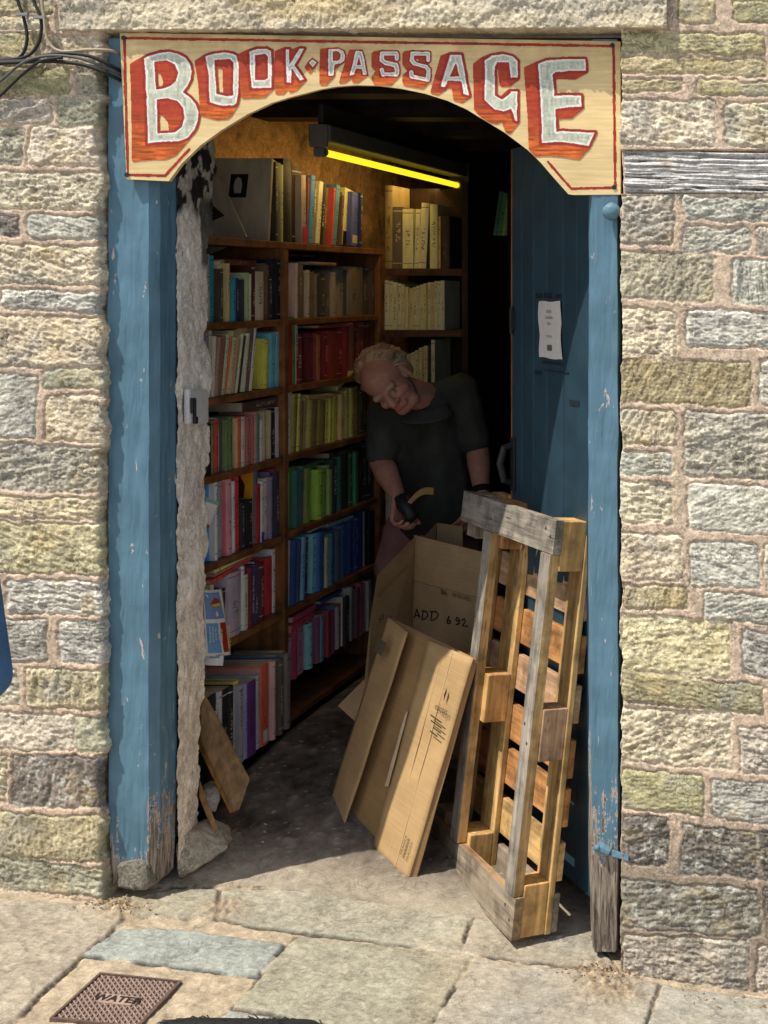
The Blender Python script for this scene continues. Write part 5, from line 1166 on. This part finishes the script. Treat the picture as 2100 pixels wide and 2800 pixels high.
# ================================================================== water cover
q = [GP(273, 2661), GP(497, 2684), GP(378, 2812), GP(135, 2787)]
q3 = [np.array((a, b, float(zg(a)) - .001)) for a, b in q]
def WP(a, b, h=0.): p = (q3[0] * (1 - a) + q3[1] * a) * (1 - b) + (q3[3] * (1 - a) + q3[2] * a) * b; return p + np.array((0, 0, h))
wc = empty('water_cover', tuple(WP(.5, .5)), 'square rusty iron cover lettered WATER set in the pavement', 'drain cover')
def slab(g, a0, a1, b0, b1, h0, h1): return g.prism([WP(a0, b1, h0), WP(a1, b1, h0), WP(a1, b0, h0), WP(a0, b0, h0)], (0, 0, h1 - h0), (.1, .06, .05))
slab(Geo(), .03, .97, .03, .97, -.012, -.001).build('plate', M['cover'], wc)
g = Geo()
slab(g, 0, 1, 0, .028, -.012, .004); slab(g, 0, 1, .972, 1, -.012, .004); slab(g, 0, .028, .0285, .9715, -.012, .004); slab(g, .972, 1, .0285, .9715, -.012, .004); g.build('rim', M['cover'], wc)
g = Geo()
def rib(p0, p1, w):
    a = np.array(p0); b = np.array(p1); dr = (b - a) / np.linalg.norm(b - a); n_ = np.array((-dr[1], dr[0])) * w
    qs = [a + n_, b + n_, b - n_, a - n_]; g.prism([WP(*x, -.001) for x in qs[::-1]], (0, 0, .0032), (.1, .06, .05))
for i in range(-13, 14):
    c0 = i / 13.
    seg = [(max(0, c0), max(0, -c0)), (min(1, 1 + c0), min(1, 1 - c0))]
    if seg[1][0] - seg[0][0] > .06:
        a, b = np.array(seg[0]), np.array(seg[1]); a = .04 + .92 * a; b = .04 + .92 * b
        for t0 in ((0, .5), (.5, 1)):
            p0, p1 = a + (b - a) * t0[0], a + (b - a) * t0[1]
            rib(p0, p1, .007)
for i in range(1, 16):
    rib((.04 + .92 * i / 16, .04), (.04 + .92 * i / 16, .96), .0045)
g.build('tread_pattern', m_plain('worn_iron_ribs', (.36, .26, .215), .6, .3, 80, .4, .35), wc)
g = Geo(); slab(g, .30, .70, .42, .60, -.001, .0035); g.build('name_plate', m_plain('worn_iron_plate', (.40, .29, .235), .6, .3, 80, .4, .35), wc)
text_geo('WATER', .034, WP(.5, .51, .0035), WP(1, .5) - WP(0, .5), WP(.5, 0) - WP(.5, 1), wc, 'lettering', m_plain('dark_iron', (.035, .022, .02), .6), bold=.0012, sx=.95)

# ================================================================== cables
def cable(name, pts, r, c, label):
    P0 = [Vector(P(*p)) for p in pts]; out = []
    for i in range(len(P0) - 1):
        a, b, c_, e = P0[max(i - 1, 0)], P0[i], P0[i + 1], P0[min(i + 2, len(P0) - 1)]
        for k in range(8):
            t = k / 8; out.append(.5 * ((2 * b) + (c_ - a) * t + (2 * a - 5 * b + 4 * c_ - e) * t * t + (3 * b - a - 3 * c_ + e) * t ** 3))
    out.append(P0[-1]); o = Geo().tube(out, r, c, 8).build(name, M['vcol'], None, True); return tag(o, label, 'cable', 'cables clipped to the wall')
K = (.025, .026, .028); T_ = (.42, .34, .24)
cable('cable', [(44, -60, -.02), (48, 0, -.02), (64, 45, -.022), (74, 105, -.022), (60, 150, -.022), (20, 170, -.022), (-60, 182, -.02)], .0042, K, 'black cable coming down at the left corner and turning left')
cable('cable', [(86, -60, -.02), (92, 0, -.02), (112, 52, -.024), (108, 110, -.024), (80, 150, -.024), (30, 162, -.024), (-60, 165, -.02)], .0042, K, 'second black cable coming down at the left corner, bent left')
cable('cable', [(110, -60, -.03), (114, 0, -.03), (122, 55, -.03), (132, 112, -.028), (165, 140, -.03), (240, 136, -.03), (300, 138, -.015), (332, 150, .03)], .0042, T_, 'tan cable running down and right to the signboard')
cable('cable', [(-60, 168, -.03), (60, 166, -.03), (130, 150, -.034), (190, 146, -.034), (250, 155, -.03), (300, 178, -.015), (334, 196, .03)], .0048, K, 'upper black cable running to the left end of the signboard')
cable('cable', [(-60, 175, -.034), (60, 170, -.036), (150, 168, -.036), (230, 178, -.032), (290, 200, -.02), (334, 222, .03)], .0052, K, 'lower black cable running to the left end of the signboard')
cable('cable', [(-60, 262, -.03), (0, 222, -.03), (50, 180, -.038), (90, 160, -.042), (150, 152, -.04), (220, 160, -.034), (300, 190, -.012), (334, 208, .03)], .004, (.12, .12, .12), 'grey cable sweeping up from the left edge to the signboard')
cable('cable', [(-60, 310, -.03), (0, 262, -.03), (60, 205, -.04), (110, 168, -.045), (170, 157, -.044)], .004, K, 'short black cable rising from the left edge')
for i, (a, b) in enumerate(((62, 40), (110, 48))):
    g = Geo(); p = P(a, b, -.028); g.box((p[0] - .016, p[1] - .006, p[2] - .004), (p[0] + .016, p[1] + .004, p[2] + .004), (.25, .25, .24)); tag(g.build('cable_clip', M['vcol'], None, bev=.001), 'grey clip on the %s upright cable' % ('left' if i == 0 else 'right'), 'cable clip')
# ================================================================== people
def caps(bm_list, a, b, ra, rb):
    """a tapered limb: hull of two spheres"""
    bm = bmesh.new()
    for c, r in ((a, ra), (b, rb)):
        rr_ = r if isinstance(r, (tuple, list)) else (r, r, r)
        bmesh.ops.create_icosphere(bm, subdivisions=2, radius=1, matrix=Matrix.Translation(Vector(c)) @ Matrix.Diagonal((*rr_, 1)))
    bmesh.ops.convex_hull(bm, input=bm.verts)
    bmesh.ops.delete(bm, geom=[v for v in bm.verts if not v.link_faces], context='VERTS')
    bm_list.append(bm)
def ell(bm_list, c, r, Mx=None):
    bm = bmesh.new(); m = Matrix.Translation(Vector(c)) @ ((Mx.to_4x4()) if Mx is not None else Matrix.Identity(4)) @ Matrix.Diagonal((*r, 1))
    bmesh.ops.create_icosphere(bm, subdivisions=3, radius=1, matrix=m); bm_list.append(bm)
def fuse(name, bms, voxel, smooth, mat, parent=None, colf=None, cutz=None):
    """join the shapes into one continuous skin"""
    me = bpy.data.meshes.new('tmp'); V = []; F = []
    for bm in bms:
        bm.verts.index_update(); b = len(V); V += [v.co[:] for v in bm.verts]; F += [tuple(v.index + b for v in f.verts) for f in bm.faces]; bm.free()
    me.from_pydata(V, [], F); ob = bpy.data.objects.new('tmp', me); COL.objects.link(ob)
    r = ob.modifiers.new('r', 'REMESH'); r.mode = 'VOXEL'; r.voxel_size = voxel
    s = ob.modifiers.new('s', 'SMOOTH'); s.iterations = smooth; s.factor = .5
    dg = bpy.context.evaluated_depsgraph_get(); m2 = bpy.data.meshes.new_from_object(ob.evaluated_get(dg))
    n = len(m2.vertices); co = np.zeros(n * 3); m2.vertices.foreach_get('co', co); co = co.reshape(-1, 3)
    F = [tuple(p.vertices) for p in m2.polygons]
    bpy.data.objects.remove(ob); bpy.data.meshes.remove(me); bpy.data.meshes.remove(m2)
    C = colf(co) if colf else np.full((n, 3), .5)
    if callable(cutz): co = cutz(co)
    return mesh_obj(name, co, F, mat, parent, C, smooth=True)
def blob(co, c, r, C, col, soft=.5):
    d = np.linalg.norm((co - np.array(c)) , axis=1) / r; w = np.clip((1 - d) / soft, 0, 1)[:, None]; return C * (1 - w) + w * np.array(col)
SKIN = np.array((.43, .205, .15))
def head_shapes(bms, H, Rm, s=1.0):
    """skull, jaw, nose, brow, ears in the head's own frame: x = its left, y = backwards, z = crown"""
    def T(v): return Vector(H) + Rm @ (Vector(v) * s)
    ell(bms, T((0, .012, .035)), (.074 * s, .094 * s, .082 * s), Rm)
    ell(bms, T((0, -.018, -.030)), (.060 * s, .070 * s, .072 * s), Rm)
    caps(bms, T((-.026, -.045, -.082)), T((.026, -.045, -.082)), .026 * s, .026 * s)
    caps(bms, T((0, -.090, .006)), T((0, -.110, -.030)), .010 * s, .0155 * s)
    caps(bms, T((-.014, -.094, -.034)), T((.014, -.094, -.034)), .010 * s, .010 * s)
    caps(bms, T((-.038, -.078, .016)), T((.038, -.078, .016)), .014 * s, .014 * s)
    caps(bms, T((-.020, -.084, -.062)), T((.020, -.084, -.062)), .0095 * s, .0095 * s)
    for q in (-1, 1):
        caps(bms, T((q * .034, -.070, -.022)), T((q * .046, -.05, -.03)), .020 * s, .018 * s)
        caps(bms, T((q * .073, .008, .016)), T((q * .076, .006, -.026)), (.009 * s, .014 * s, .014 * s), (.008 * s, .010 * s, .010 * s))
    return T
def face_paint(co, T, C, s=1.0):
    for q in (-1, 1):
        C = blob(co, T((q * .031, -.088, -.004)), .013 * s, C, (.11, .065, .05))
        for bx_ in (.022, .031, .040): C = blob(co, T((q * bx_, -.090, .017 + .004 * (bx_ == .031))), .0085 * s, C, (.38, .28, .21))
        C = blob(co, T((q * .045, -.07, -.03)), .03 * s, C, (.56, .25, .19), 1)
    C = blob(co, T((0, -.112, -.03)), .022 * s, C, (.58, .26, .2), 1)
    for x_ in (-.014, 0, .014): C = blob(co, T((x_, -.094, -.062)), .011 * s, C, (.42, .14, .12))
    return C
def hand_shapes(bms, wrist, fwd, palm, thumb_side, s=1.0, curl=(.5, .7, .6)):
    """palm, four fingers of different length with three bends each, thumb from the side of the palm"""
    f = Vector(fwd).normalized(); n = Vector(palm); n = (n - f * n.dot(f)).normalized(); t = f.cross(n) * thumb_side
    W = Vector(wrist)
    for k in range(4):
        caps(bms, W + t * (.018 - .012 * k) * s, W + f * .085 * s + t * (.032 - .021 * k) * s, .0125 * s, .0105 * s)
    for k, L in enumerate((.070, .080, .074, .058)):
        p = W + f * .088 * s + t * (.033 - .022 * k) * s; a = 0.
        for j, (seg, c_) in enumerate(zip((.46, .31, .23), curl)):
            a += c_; d_ = f * math.cos(a) + n * math.sin(a); q_ = p + d_ * L * seg * s
            caps(bms, p, q_, (.0092 - .001 * j) * s, (.0086 - .001 * j) * s); p = q_
    p = W + f * .022 * s + t * .026 * s
    for seg, d_ in ((.042, f * .6 + t * .75 + n * .25), (.032, f * .8 + t * .25 + n * .55), (.026, f * .7 + n * .7)):
        q_ = p + d_.normalized() * seg * s; caps(bms, p, q_, .0115 * s, .010 * s); p = q_

# ---- the bookseller, bending over the box
V3 = lambda *a: Vector(P(*a))
neck = V3(1170, 1092, 1.38); chest = V3(1165, 1180, 1.46); belly = V3(1185, 1320, 1.50); pelv = V3(1190, 1420, 1.52)
sR = V3(1258, 1068, 1.48); eR = V3(1306, 1228, 1.50); wR = V3(1318, 1352, 1.42)
sL = V3(1052, 1130, 1.36); eL = V3(1042, 1262, 1.34); wL = V3(1086, 1352, 1.24)
crown = Vector((-.64, -.44, .62)).normalized(); fwd = Vector((.40, -.68, -.60)); fwd = (fwd - crown * fwd.dot(crown)).normalized()
side = crown.cross(-fwd).normalized() * -1
Rm = Matrix((fwd.cross(crown).normalized() * -1, -fwd, crown)).transposed()
if Rm.determinant() < 0: Rm.col[0] = -Rm.col[0]
HC = V3(1068, 1050, 1.22); hs = 1.02
bms = []; T = head_shapes(bms, HC, Rm, hs)
caps(bms, T((0, .02, -.05)), neck, .055, .062); caps(bms, neck, chest, .06, .10)
caps(bms, chest, belly, .115, .13); caps(bms, belly, pelv, .13, .14)
for s_, e_, w_ in ((sR, eR, wR), (sL, eL, wL)):
    caps(bms, chest + (s_ - chest) * .45, s_, .085, .058); caps(bms, s_, e_, .054, .043); caps(bms, e_, e_ + (w_ - e_) * .35, .044, .045); caps(bms, e_ + (w_ - e_) * .35, w_, .044, .029)
hipL, hipR = pelv + Vector((-.085, -.02, -.04)), pelv + Vector((.085, .0, -.04))
kL, kR = Vector((hipL.x - .03, hipL.y - .07, .52)), Vector((hipR.x + .02, hipR.y - .05, .52)); aL, aR = Vector((kL.x, kL.y + .07, .12)), Vector((kR.x, kR.y + .06, .12))
for h_, k_, a_ in ((hipL, kL, aL), (hipR, kR, aR)):
    caps(bms, h_, k_, .088, .058); caps(bms, k_, k_ + (a_ - k_) * .35, .056, .054); caps(bms, k_ + (a_ - k_) * .35, a_, .054, .038)
    caps(bms, a_ + Vector((0, .02, -.04)), a_ + Vector((0, -.15, -.055)), .042, .036)
hand_shapes(bms, wL + Vector((.004, -.004, -.01)), (.10, -.35, -.9), (.9, -.2, .15), -1, 1.0, (.7, .9, .7))
hand_shapes(bms, wR + Vector((-.002, -.006, -.02)), (-.35, -.45, -.8), (-.7, .3, -.4), 1, 1.0, (.45, .5, .4))
def skin(co):
    C = np.repeat(SKIN[None], len(co), 0) * (1 + .10 * fbm(co[:, 0] * 40 + co[:, 1] * 17, co[:, 2] * 40, 3, 801))[:, None]
    return face_paint(co, T, C, hs)
person = fuse('person', bms, .0052, 3, M['skin'], None, skin)
tag(person, 'person in a dark grey polo shirt bending over the cardboard box with head bowed', 'person')
# shirt
bms = []
caps(bms, neck + (chest - neck) * .10, chest, .083, .128); caps(bms, chest, belly, .132, .150); caps(bms, belly, pelv + Vector((0, 0, .0)), .150, .158); 
for s_, e_, L_ in ((sR, eR, .80), (sL, eL, .78)):
    caps(bms, neck + (s_ - neck) * .25, s_, .062, .068); caps(bms, chest + (s_ - chest) * .4, s_, .10, .072); caps(bms, s_, s_ + (e_ - s_) * L_, .070, .068)
def shirtcol(co):
    f = fbm(co[:, 0] * 9 + co[:, 1] * 5, co[:, 2] * 7, 3, 811)
    return np.array((.050, .054, .046))[None] * (1 + .35 * f)[:, None]
def wrinkle(co):
    f = ridge(co[:, 0] * 7 + co[:, 2] * 6, co[:, 2] * 9 - co[:, 0] * 4 + co[:, 1] * 3, 3, 815); c = co.mean(0); v = co - c; v /= np.linalg.norm(v, axis=1, keepdims=True); return co + v * ((f - .3) * .009)[:, None]
shirt = fuse('shirt', bms, .008, 5, M['cloth'], person, shirtcol, wrinkle)
g = Geo()
for a0, a1 in ((-.2, 2.2), (2.6, 5.0)):
    pts = []
    for i in range(9):
        a = a0 + (a1 - a0) * i / 8; pts.append(neck + Vector((math.cos(a) * .072, -.014 + math.sin(a) * -.066, -.018 - .022 * max(0, math.sin(a)))))
    for i in range(8):
        p, q_ = pts[i], pts[i + 1]; o_p = p + Vector(((p - neck).x * .42, (p - neck).y * .5, -.04)); o_q = q_ + Vector(((q_ - neck).x * .42, (q_ - neck).y * .5, -.04))
        g.prism([p, q_, o_q, o_p], (0, 0, .005), (.06, .062, .06))
g.build('collar', M['cloth'], person)
# shorts
bms = []
caps(bms, pelv + Vector((0, 0, -.02)), pelv + Vector((0, 0, -.09)), .150, .150)
for h_, k_ in ((hipL, kL), (hipR, kR)): caps(bms, h_, k_ + (h_ - k_) * .12, .105, .092)
fuse('shorts', bms, .009, 4, M['cloth'], person, lambda co: np.array((.27, .135, .13))[None] * (1 + .3 * fbm(co[:, 0] * 8, co[:, 2] * 8, 3, 821))[:, None], wrinkle)
for a_ in (aL, aR):
    bms = []; caps(bms, a_ + Vector((0, .03, -.06)), a_ + Vector((0, -.16, -.07)), .05, .045); fuse('shoe', bms, .008, 2, M['cloth'], person, lambda co: np.full((len(co), 3), .04))
b_ = wR + (eR - wR) * .10; ax = (eR - wR).normalized()
Geo().tube([b_ - ax * .012, b_ + ax * .012], .034, (.015, .015, .017), 20).build('wristwatch', M['cloth'], person, True)
# hair: fair reddish hair round the bald forehead, swept back and to the sides
rg = random.Random(11)
bms = []
ell(bms, T((0, .040, .050)), (.080, .086, .079), Rm)
for q in (-1, 1): ell(bms, T((q * .060, .040, .010)), (.026, .056, .050), Rm)
for i in range(26):
    az = rg.uniform(-.3, math.pi + .3); el = rg.uniform(-.1, 1.3); n_ = Vector((math.cos(el) * math.cos(az), math.cos(el) * math.sin(az), math.sin(el)))
    p = T((n_.x * .078, .030 + n_.y * .090, .042 + n_.z * .080)); q_ = p + Rm @ Vector((n_.x * .012, .03, -.016 + .01 * n_.z)); caps(bms, p, q_, rg.uniform(.012, .019), rg.uniform(.007, .012))
def haircol(co):
    f = fbm(co[:, 0] * 60 + co[:, 1] * 20, co[:, 2] * 22 + co[:, 1] * 30, 4, 841)
    return np.array((.42, .27, .165))[None] * (1 + .4 * f)[:, None]
hr = fuse('hair', bms, .0045, 2, M['hair'], person, haircol)
g = Geo(); hc = [(.52, .34, .21), (.45, .28, .17), (.56, .42, .30), (.36, .22, .13)]
for i in range(3200):
    az = rg.uniform(-.6, math.pi + .6); el = rg.uniform(-.45, 1.50)
    n_ = Vector((math.cos(el) * math.cos(az), math.cos(el) * math.sin(az), math.sin(el)))
    if n_.y < -.02 and rg.random() < .8: continue
    base_ = T((n_.x * .079, .036 + n_.y * .088, .045 + n_.z * .081)); out_ = (Rm @ n_)
    sw = math.sin(az * 3 + el * 5 + 1) * .6
    fl = Rm @ Vector((n_.x * .7 + sw * .6, .62 - .5 * n_.y, -.35 + sw * .45)); fl = (fl - out_ * fl.dot(out_)).normalized(); L_ = rg.uniform(.022, .05)
    j = lambda k_: Vector((rg.uniform(-k_, k_), rg.uniform(-k_, k_), rg.uniform(-k_, k_)))
    d0 = (out_ * .55 + fl * .8 + j(.25)).normalized(); p1 = base_ + d0 * L_ * .4; d1 = (fl + out_ * .05 + j(.3)).normalized(); p2 = p1 + d1 * L_ * .35; d2 = (fl * .8 - out_ * .5 + j(.4)).normalized(); p3 = p2 + d2 * L_ * .3
    c_ = hc[rg.randrange(4)] if el > .1 or n_.y > .6 else (.50, .45, .39)
    g.tube([base_ - out_ * .004, p1, p2, p3], [.0016, .0018, .0014, .0003], c_, 3, False)
mesh_obj('hair_strands', np.array(g.V), g.F, M['hair'], hr, g.C, g.G, True)
# tape dispenser in the hand
tp = empty('tape_dispenser', tuple(wL + Vector((.03, -.03, -.09))), 'black hand tape dispenser with a strip of brown tape held over the box', 'tape dispenser')
h0 = Vector(P(1092, 1358, 1.20)); h1 = Vector(P(1130, 1418, 1.17)); 
g = Geo().tube([h0, h0 + (h1 - h0) * .5, h1], [.02, .024, .022], (.02, .018, .018), 12); ctr = Vector(P(1108, 1378, 1.20)); g.ball(ctr, (.035, .018, .035), (.02, .018, .018)); g.build('body', M['iron'], tp, True)
g = Geo(); a = np.array(P(1112, 1384, 1.18)); b = np.array(P(1184, 1344, 1.12)); n = 8; V = []; F = []
for i in range(n + 1):
    t_ = i / n; p = a + (b - a) * t_ + np.array((0, 0, .022 * math.sin(math.pi * t_))); V += [p + np.array((.003, -.004, .013)), p + np.array((-.003, .01, -.014))]
F = [(2 * i, 2 * i + 1, 2 * i + 3, 2 * i + 2) for i in range(n)]; g.add(V, F, (.40, .25, .09)); o = g.build('brown_tape', M['paper'], tp); sm = o.modifiers.new('t', 'SOLIDIFY'); sm.thickness = .0012

# ---- passer-by in a blue jacket standing just outside the left edge; only the sleeve shows
px_, py_ = -.553, -1.08; gz = float(zg(px_)) + .0
bms = []; Hc = Vector((px_, py_ - .0, gz + 1.60)); R2 = Matrix.Rotation(R(180), 3, 'Z')
T2 = head_shapes(bms, Hc, R2, 1.0)
nk = Vector((px_, py_, gz + 1.47)); ch_ = Vector((px_, py_, gz + 1.26)); be_ = Vector((px_, py_, gz + 1.02)); pe_ = Vector((px_, py_, gz + .92))
caps(bms, T2((0, .02, -.05)), nk, .052, .06); caps(bms, nk, ch_, .06, .1); caps(bms, ch_, be_, (.12, .09, .1), (.11, .085, .1)); caps(bms, be_, pe_, (.115, .09, .1), (.13, .1, .1))
arms = []
for q in (-1, 1):
    s_ = Vector((px_ + q * .165, py_, gz + 1.38)); e_ = Vector((px_ + q * .235, py_ - .02, gz + 1.07)); w_ = Vector((px_ + q * .10, py_ + .20, gz + 1.0)); arms.append((s_, e_, w_))
    caps(bms, ch_ + Vector((q * .08, 0, .05)), s_, .08, .055); caps(bms, s_, e_, .048, .04); caps(bms, e_, w_, .04, .028)
    hand_shapes(bms, w_, (-q * .7, .6, -.1), (0, .2, -1), q, 1.0, (.3, .4, .3))
    h_ = Vector((px_ + q * .09, py_, gz + .88)); k_ = Vector((px_ + q * .10, py_ + .02, gz + .48)); a_ = Vector((px_ + q * .11, py_ - .02, gz + .09))
    caps(bms, h_, k_, .08, .055); caps(bms, k_, a_, .055, .038); caps(bms, a_ + Vector((0, -.03, -.05)), a_ + Vector((0, .14, -.055)), .042, .034)
def skin2(co): return face_paint(co, T2, np.repeat(SKIN[None], len(co), 0), 1.0)
walker = fuse('person', bms, .0075, 3, M['skin'], None, skin2); tag(walker, 'person in a blue jacket at the left edge, only the sleeve in view', 'person')
bms = []; caps(bms, nk + Vector((0, 0, -.03)), ch_, .085, (.16, .12, .12)); caps(bms, ch_, be_, (.16, .12, .12), (.145, .115, .1)); caps(bms, be_, pe_ + Vector((0, 0, -.06)), (.145, .115, .1), (.16, .125, .06))
for s_, e_, w_ in arms: caps(bms, ch_ + (s_ - ch_) * .4, s_, .11, .075); caps(bms, s_, e_, .072, .062); caps(bms, e_, w_ + (e_ - w_) * .08, .062, .045)
fuse('jacket', bms, .009, 4, M['cloth'], walker, lambda co: np.array((.07, .15, .29))[None] * (1 + .2 * fbm(co[:, 0] * 12, co[:, 2] * 12, 3, 831))[:, None])
bms = []
for q in (-1, 1):
    h_ = Vector((px_ + q * .09, py_, gz + .88)); k_ = Vector((px_ + q * .10, py_ + .02, gz + .48)); a_ = Vector((px_ + q * .11, py_ - .02, gz + .12)); caps(bms, h_, k_, .10, .075); caps(bms, k_, a_, .075, .06)
fuse('trousers', bms, .01, 3, M['cloth'], walker, lambda co: np.full((len(co), 3), .05))
bms = []; ell(bms, T2((0, .02, .05)), (.084, .100, .082), R2); fuse('hair', bms, .008, 2, M['hair'], walker, lambda co: np.full((len(co), 3), .06))

walker.scale = (.9, .9, .9); walker.location = (px_ * .1, py_ * .1, gz * .1)

# ---- small black dog standing in the foreground, only the top of its back in view
dx, dy = .07, -.98; gz = float(zg(dx)); top_ = P(680, 2784, dy)[2]; hb = top_ - gz
bms = []; D = lambda x, y, z: Vector((dx + x * hb / .30, dy + y * hb / .30, gz + z * hb / .30))
k = hb / .30
caps(bms, D(-.10, 0, .215), D(.12, 0, .20), .078 * k, .088 * k); caps(bms, D(.12, 0, .19), D(.17, -.02, .20), .085 * k, .06 * k)
caps(bms, D(.15, -.02, .22), D(.235, -.05, .225), .05 * k, .045 * k); ell(bms, D(.26, -.06, .225), (.055 * k, .05 * k, .045 * k)); caps(bms, D(.28, -.07, .215), D(.335, -.09, .20), .03 * k, .02 * k)
for q in (-1, 1):
    caps(bms, D(.245, -.06 + q * .035, .25), D(.225, -.06 + q * .05, .215), .018 * k, .012 * k)
    caps(bms, D(.125, q * .045, .17), D(.12, q * .045, .09), .036 * k, .020 * k); caps(bms, D(.12, q * .045, .09), D(.125, q * .045, .015), .018 * k, .015 * k); caps(bms, D(.125, q * .045, .014), D(.145, q * .045, .012), .016 * k, .014 * k)
    caps(bms, D(-.11, q * .045, .18), D(-.085, q * .048, .11), .05 * k, .028 * k); caps(bms, D(-.085, q * .048, .11), D(-.135, q * .048, .07), .024 * k, .016 * k); caps(bms, D(-.135, q * .048, .07), D(-.125, q * .048, .015), .016 * k, .014 * k); caps(bms, D(-.125, q * .048, .014), D(-.105, q * .048, .012), .016 * k, .014 * k)
caps(bms, D(-.16, 0, .23), D(-.23, 0, .27), .02 * k, .012 * k)
dog = fuse('dog', bms, .007, 3, M['hair'], None, lambda co: np.full((len(co), 3), .022)); tag(dog, 'black shaggy dog at the bottom edge, only the top of its back in view', 'dog')
g = Geo(); rg = random.Random(4); me = dog.data; vs = [v for v in me.vertices]
for i in range(1500):
    v = rg.choice(vs); n_ = v.normal; p = v.co; d_ = (n_ * .5 + Vector((-.7, 0, -.35)) + Vector((rg.uniform(-.3, .3), rg.uniform(-.3, .3), rg.uniform(-.3, .3)))).normalized(); L_ = rg.uniform(.008, .020)
    g.tube([p, p + d_ * L_ * .6, p + d_ * L_ + Vector((0, 0, -.006))], [.0018, .0014, .0003], (lambda q: (.022 * q, .022 * q, .024 * q))(rg.uniform(.6, 1.8)), 3, False)
g.build('coat', M['hair'], dog)

# ================================================================== light and camera
SUN = Vector((1.9, 1.48, -4.3)).normalized()
sl = bpy.data.lights.new('sun', 'SUN'); sl.energy = 5.0; sl.angle = R(.5); sl.color = (1, .93, .82)
so = bpy.data.objects.new('sun', sl); COL.objects.link(so); so.rotation_euler = SUN.to_track_quat('-Z', 'Y').to_euler(); so.location = (-4, -3, 8)
wd = bpy.data.worlds.new('World'); scene.world = wd; wd.use_nodes = True; nt_ = wd.node_tree
sk = nt_.nodes.new('ShaderNodeTexSky'); sk.sky_type = 'NISHITA'; sk.sun_disc = False
sk.sun_elevation = math.asin(-SUN.z); sk.sun_rotation = math.atan2(-SUN.x, -SUN.y)
bg = nt_.nodes['Background']; hs_ = nt_.nodes.new('ShaderNodeHueSaturation'); hs_.inputs['Saturation'].default_value = .55; nt_.links.new(sk.outputs[0], hs_.inputs['Color']); nt_.links.new(hs_.outputs[0], bg.inputs[0]); bg.inputs[1].default_value = .15
cam = bpy.data.cameras.new('camera'); co_ = bpy.data.objects.new('camera', cam); COL.objects.link(co_)
co_.location = (CX, -DIST, CZ); co_.rotation_euler = (R(90), 0, 0)
cam.sensor_fit = 'HORIZONTAL'; cam.sensor_width = 36; cam.lens = 36 * 3600 / 2100
cam.shift_x = -1400 / 2100; cam.shift_y = -610 / 2100; cam.clip_end = 400
scene.camera = co_
scene.view_settings.view_transform = 'Standard'; scene.view_settings.look = 'None'; scene.view_settings.exposure = 0
scene.cycles.max_bounces = 8; scene.cycles.diffuse_bounces = 5; scene.cycles.sample_clamp_indirect = 6
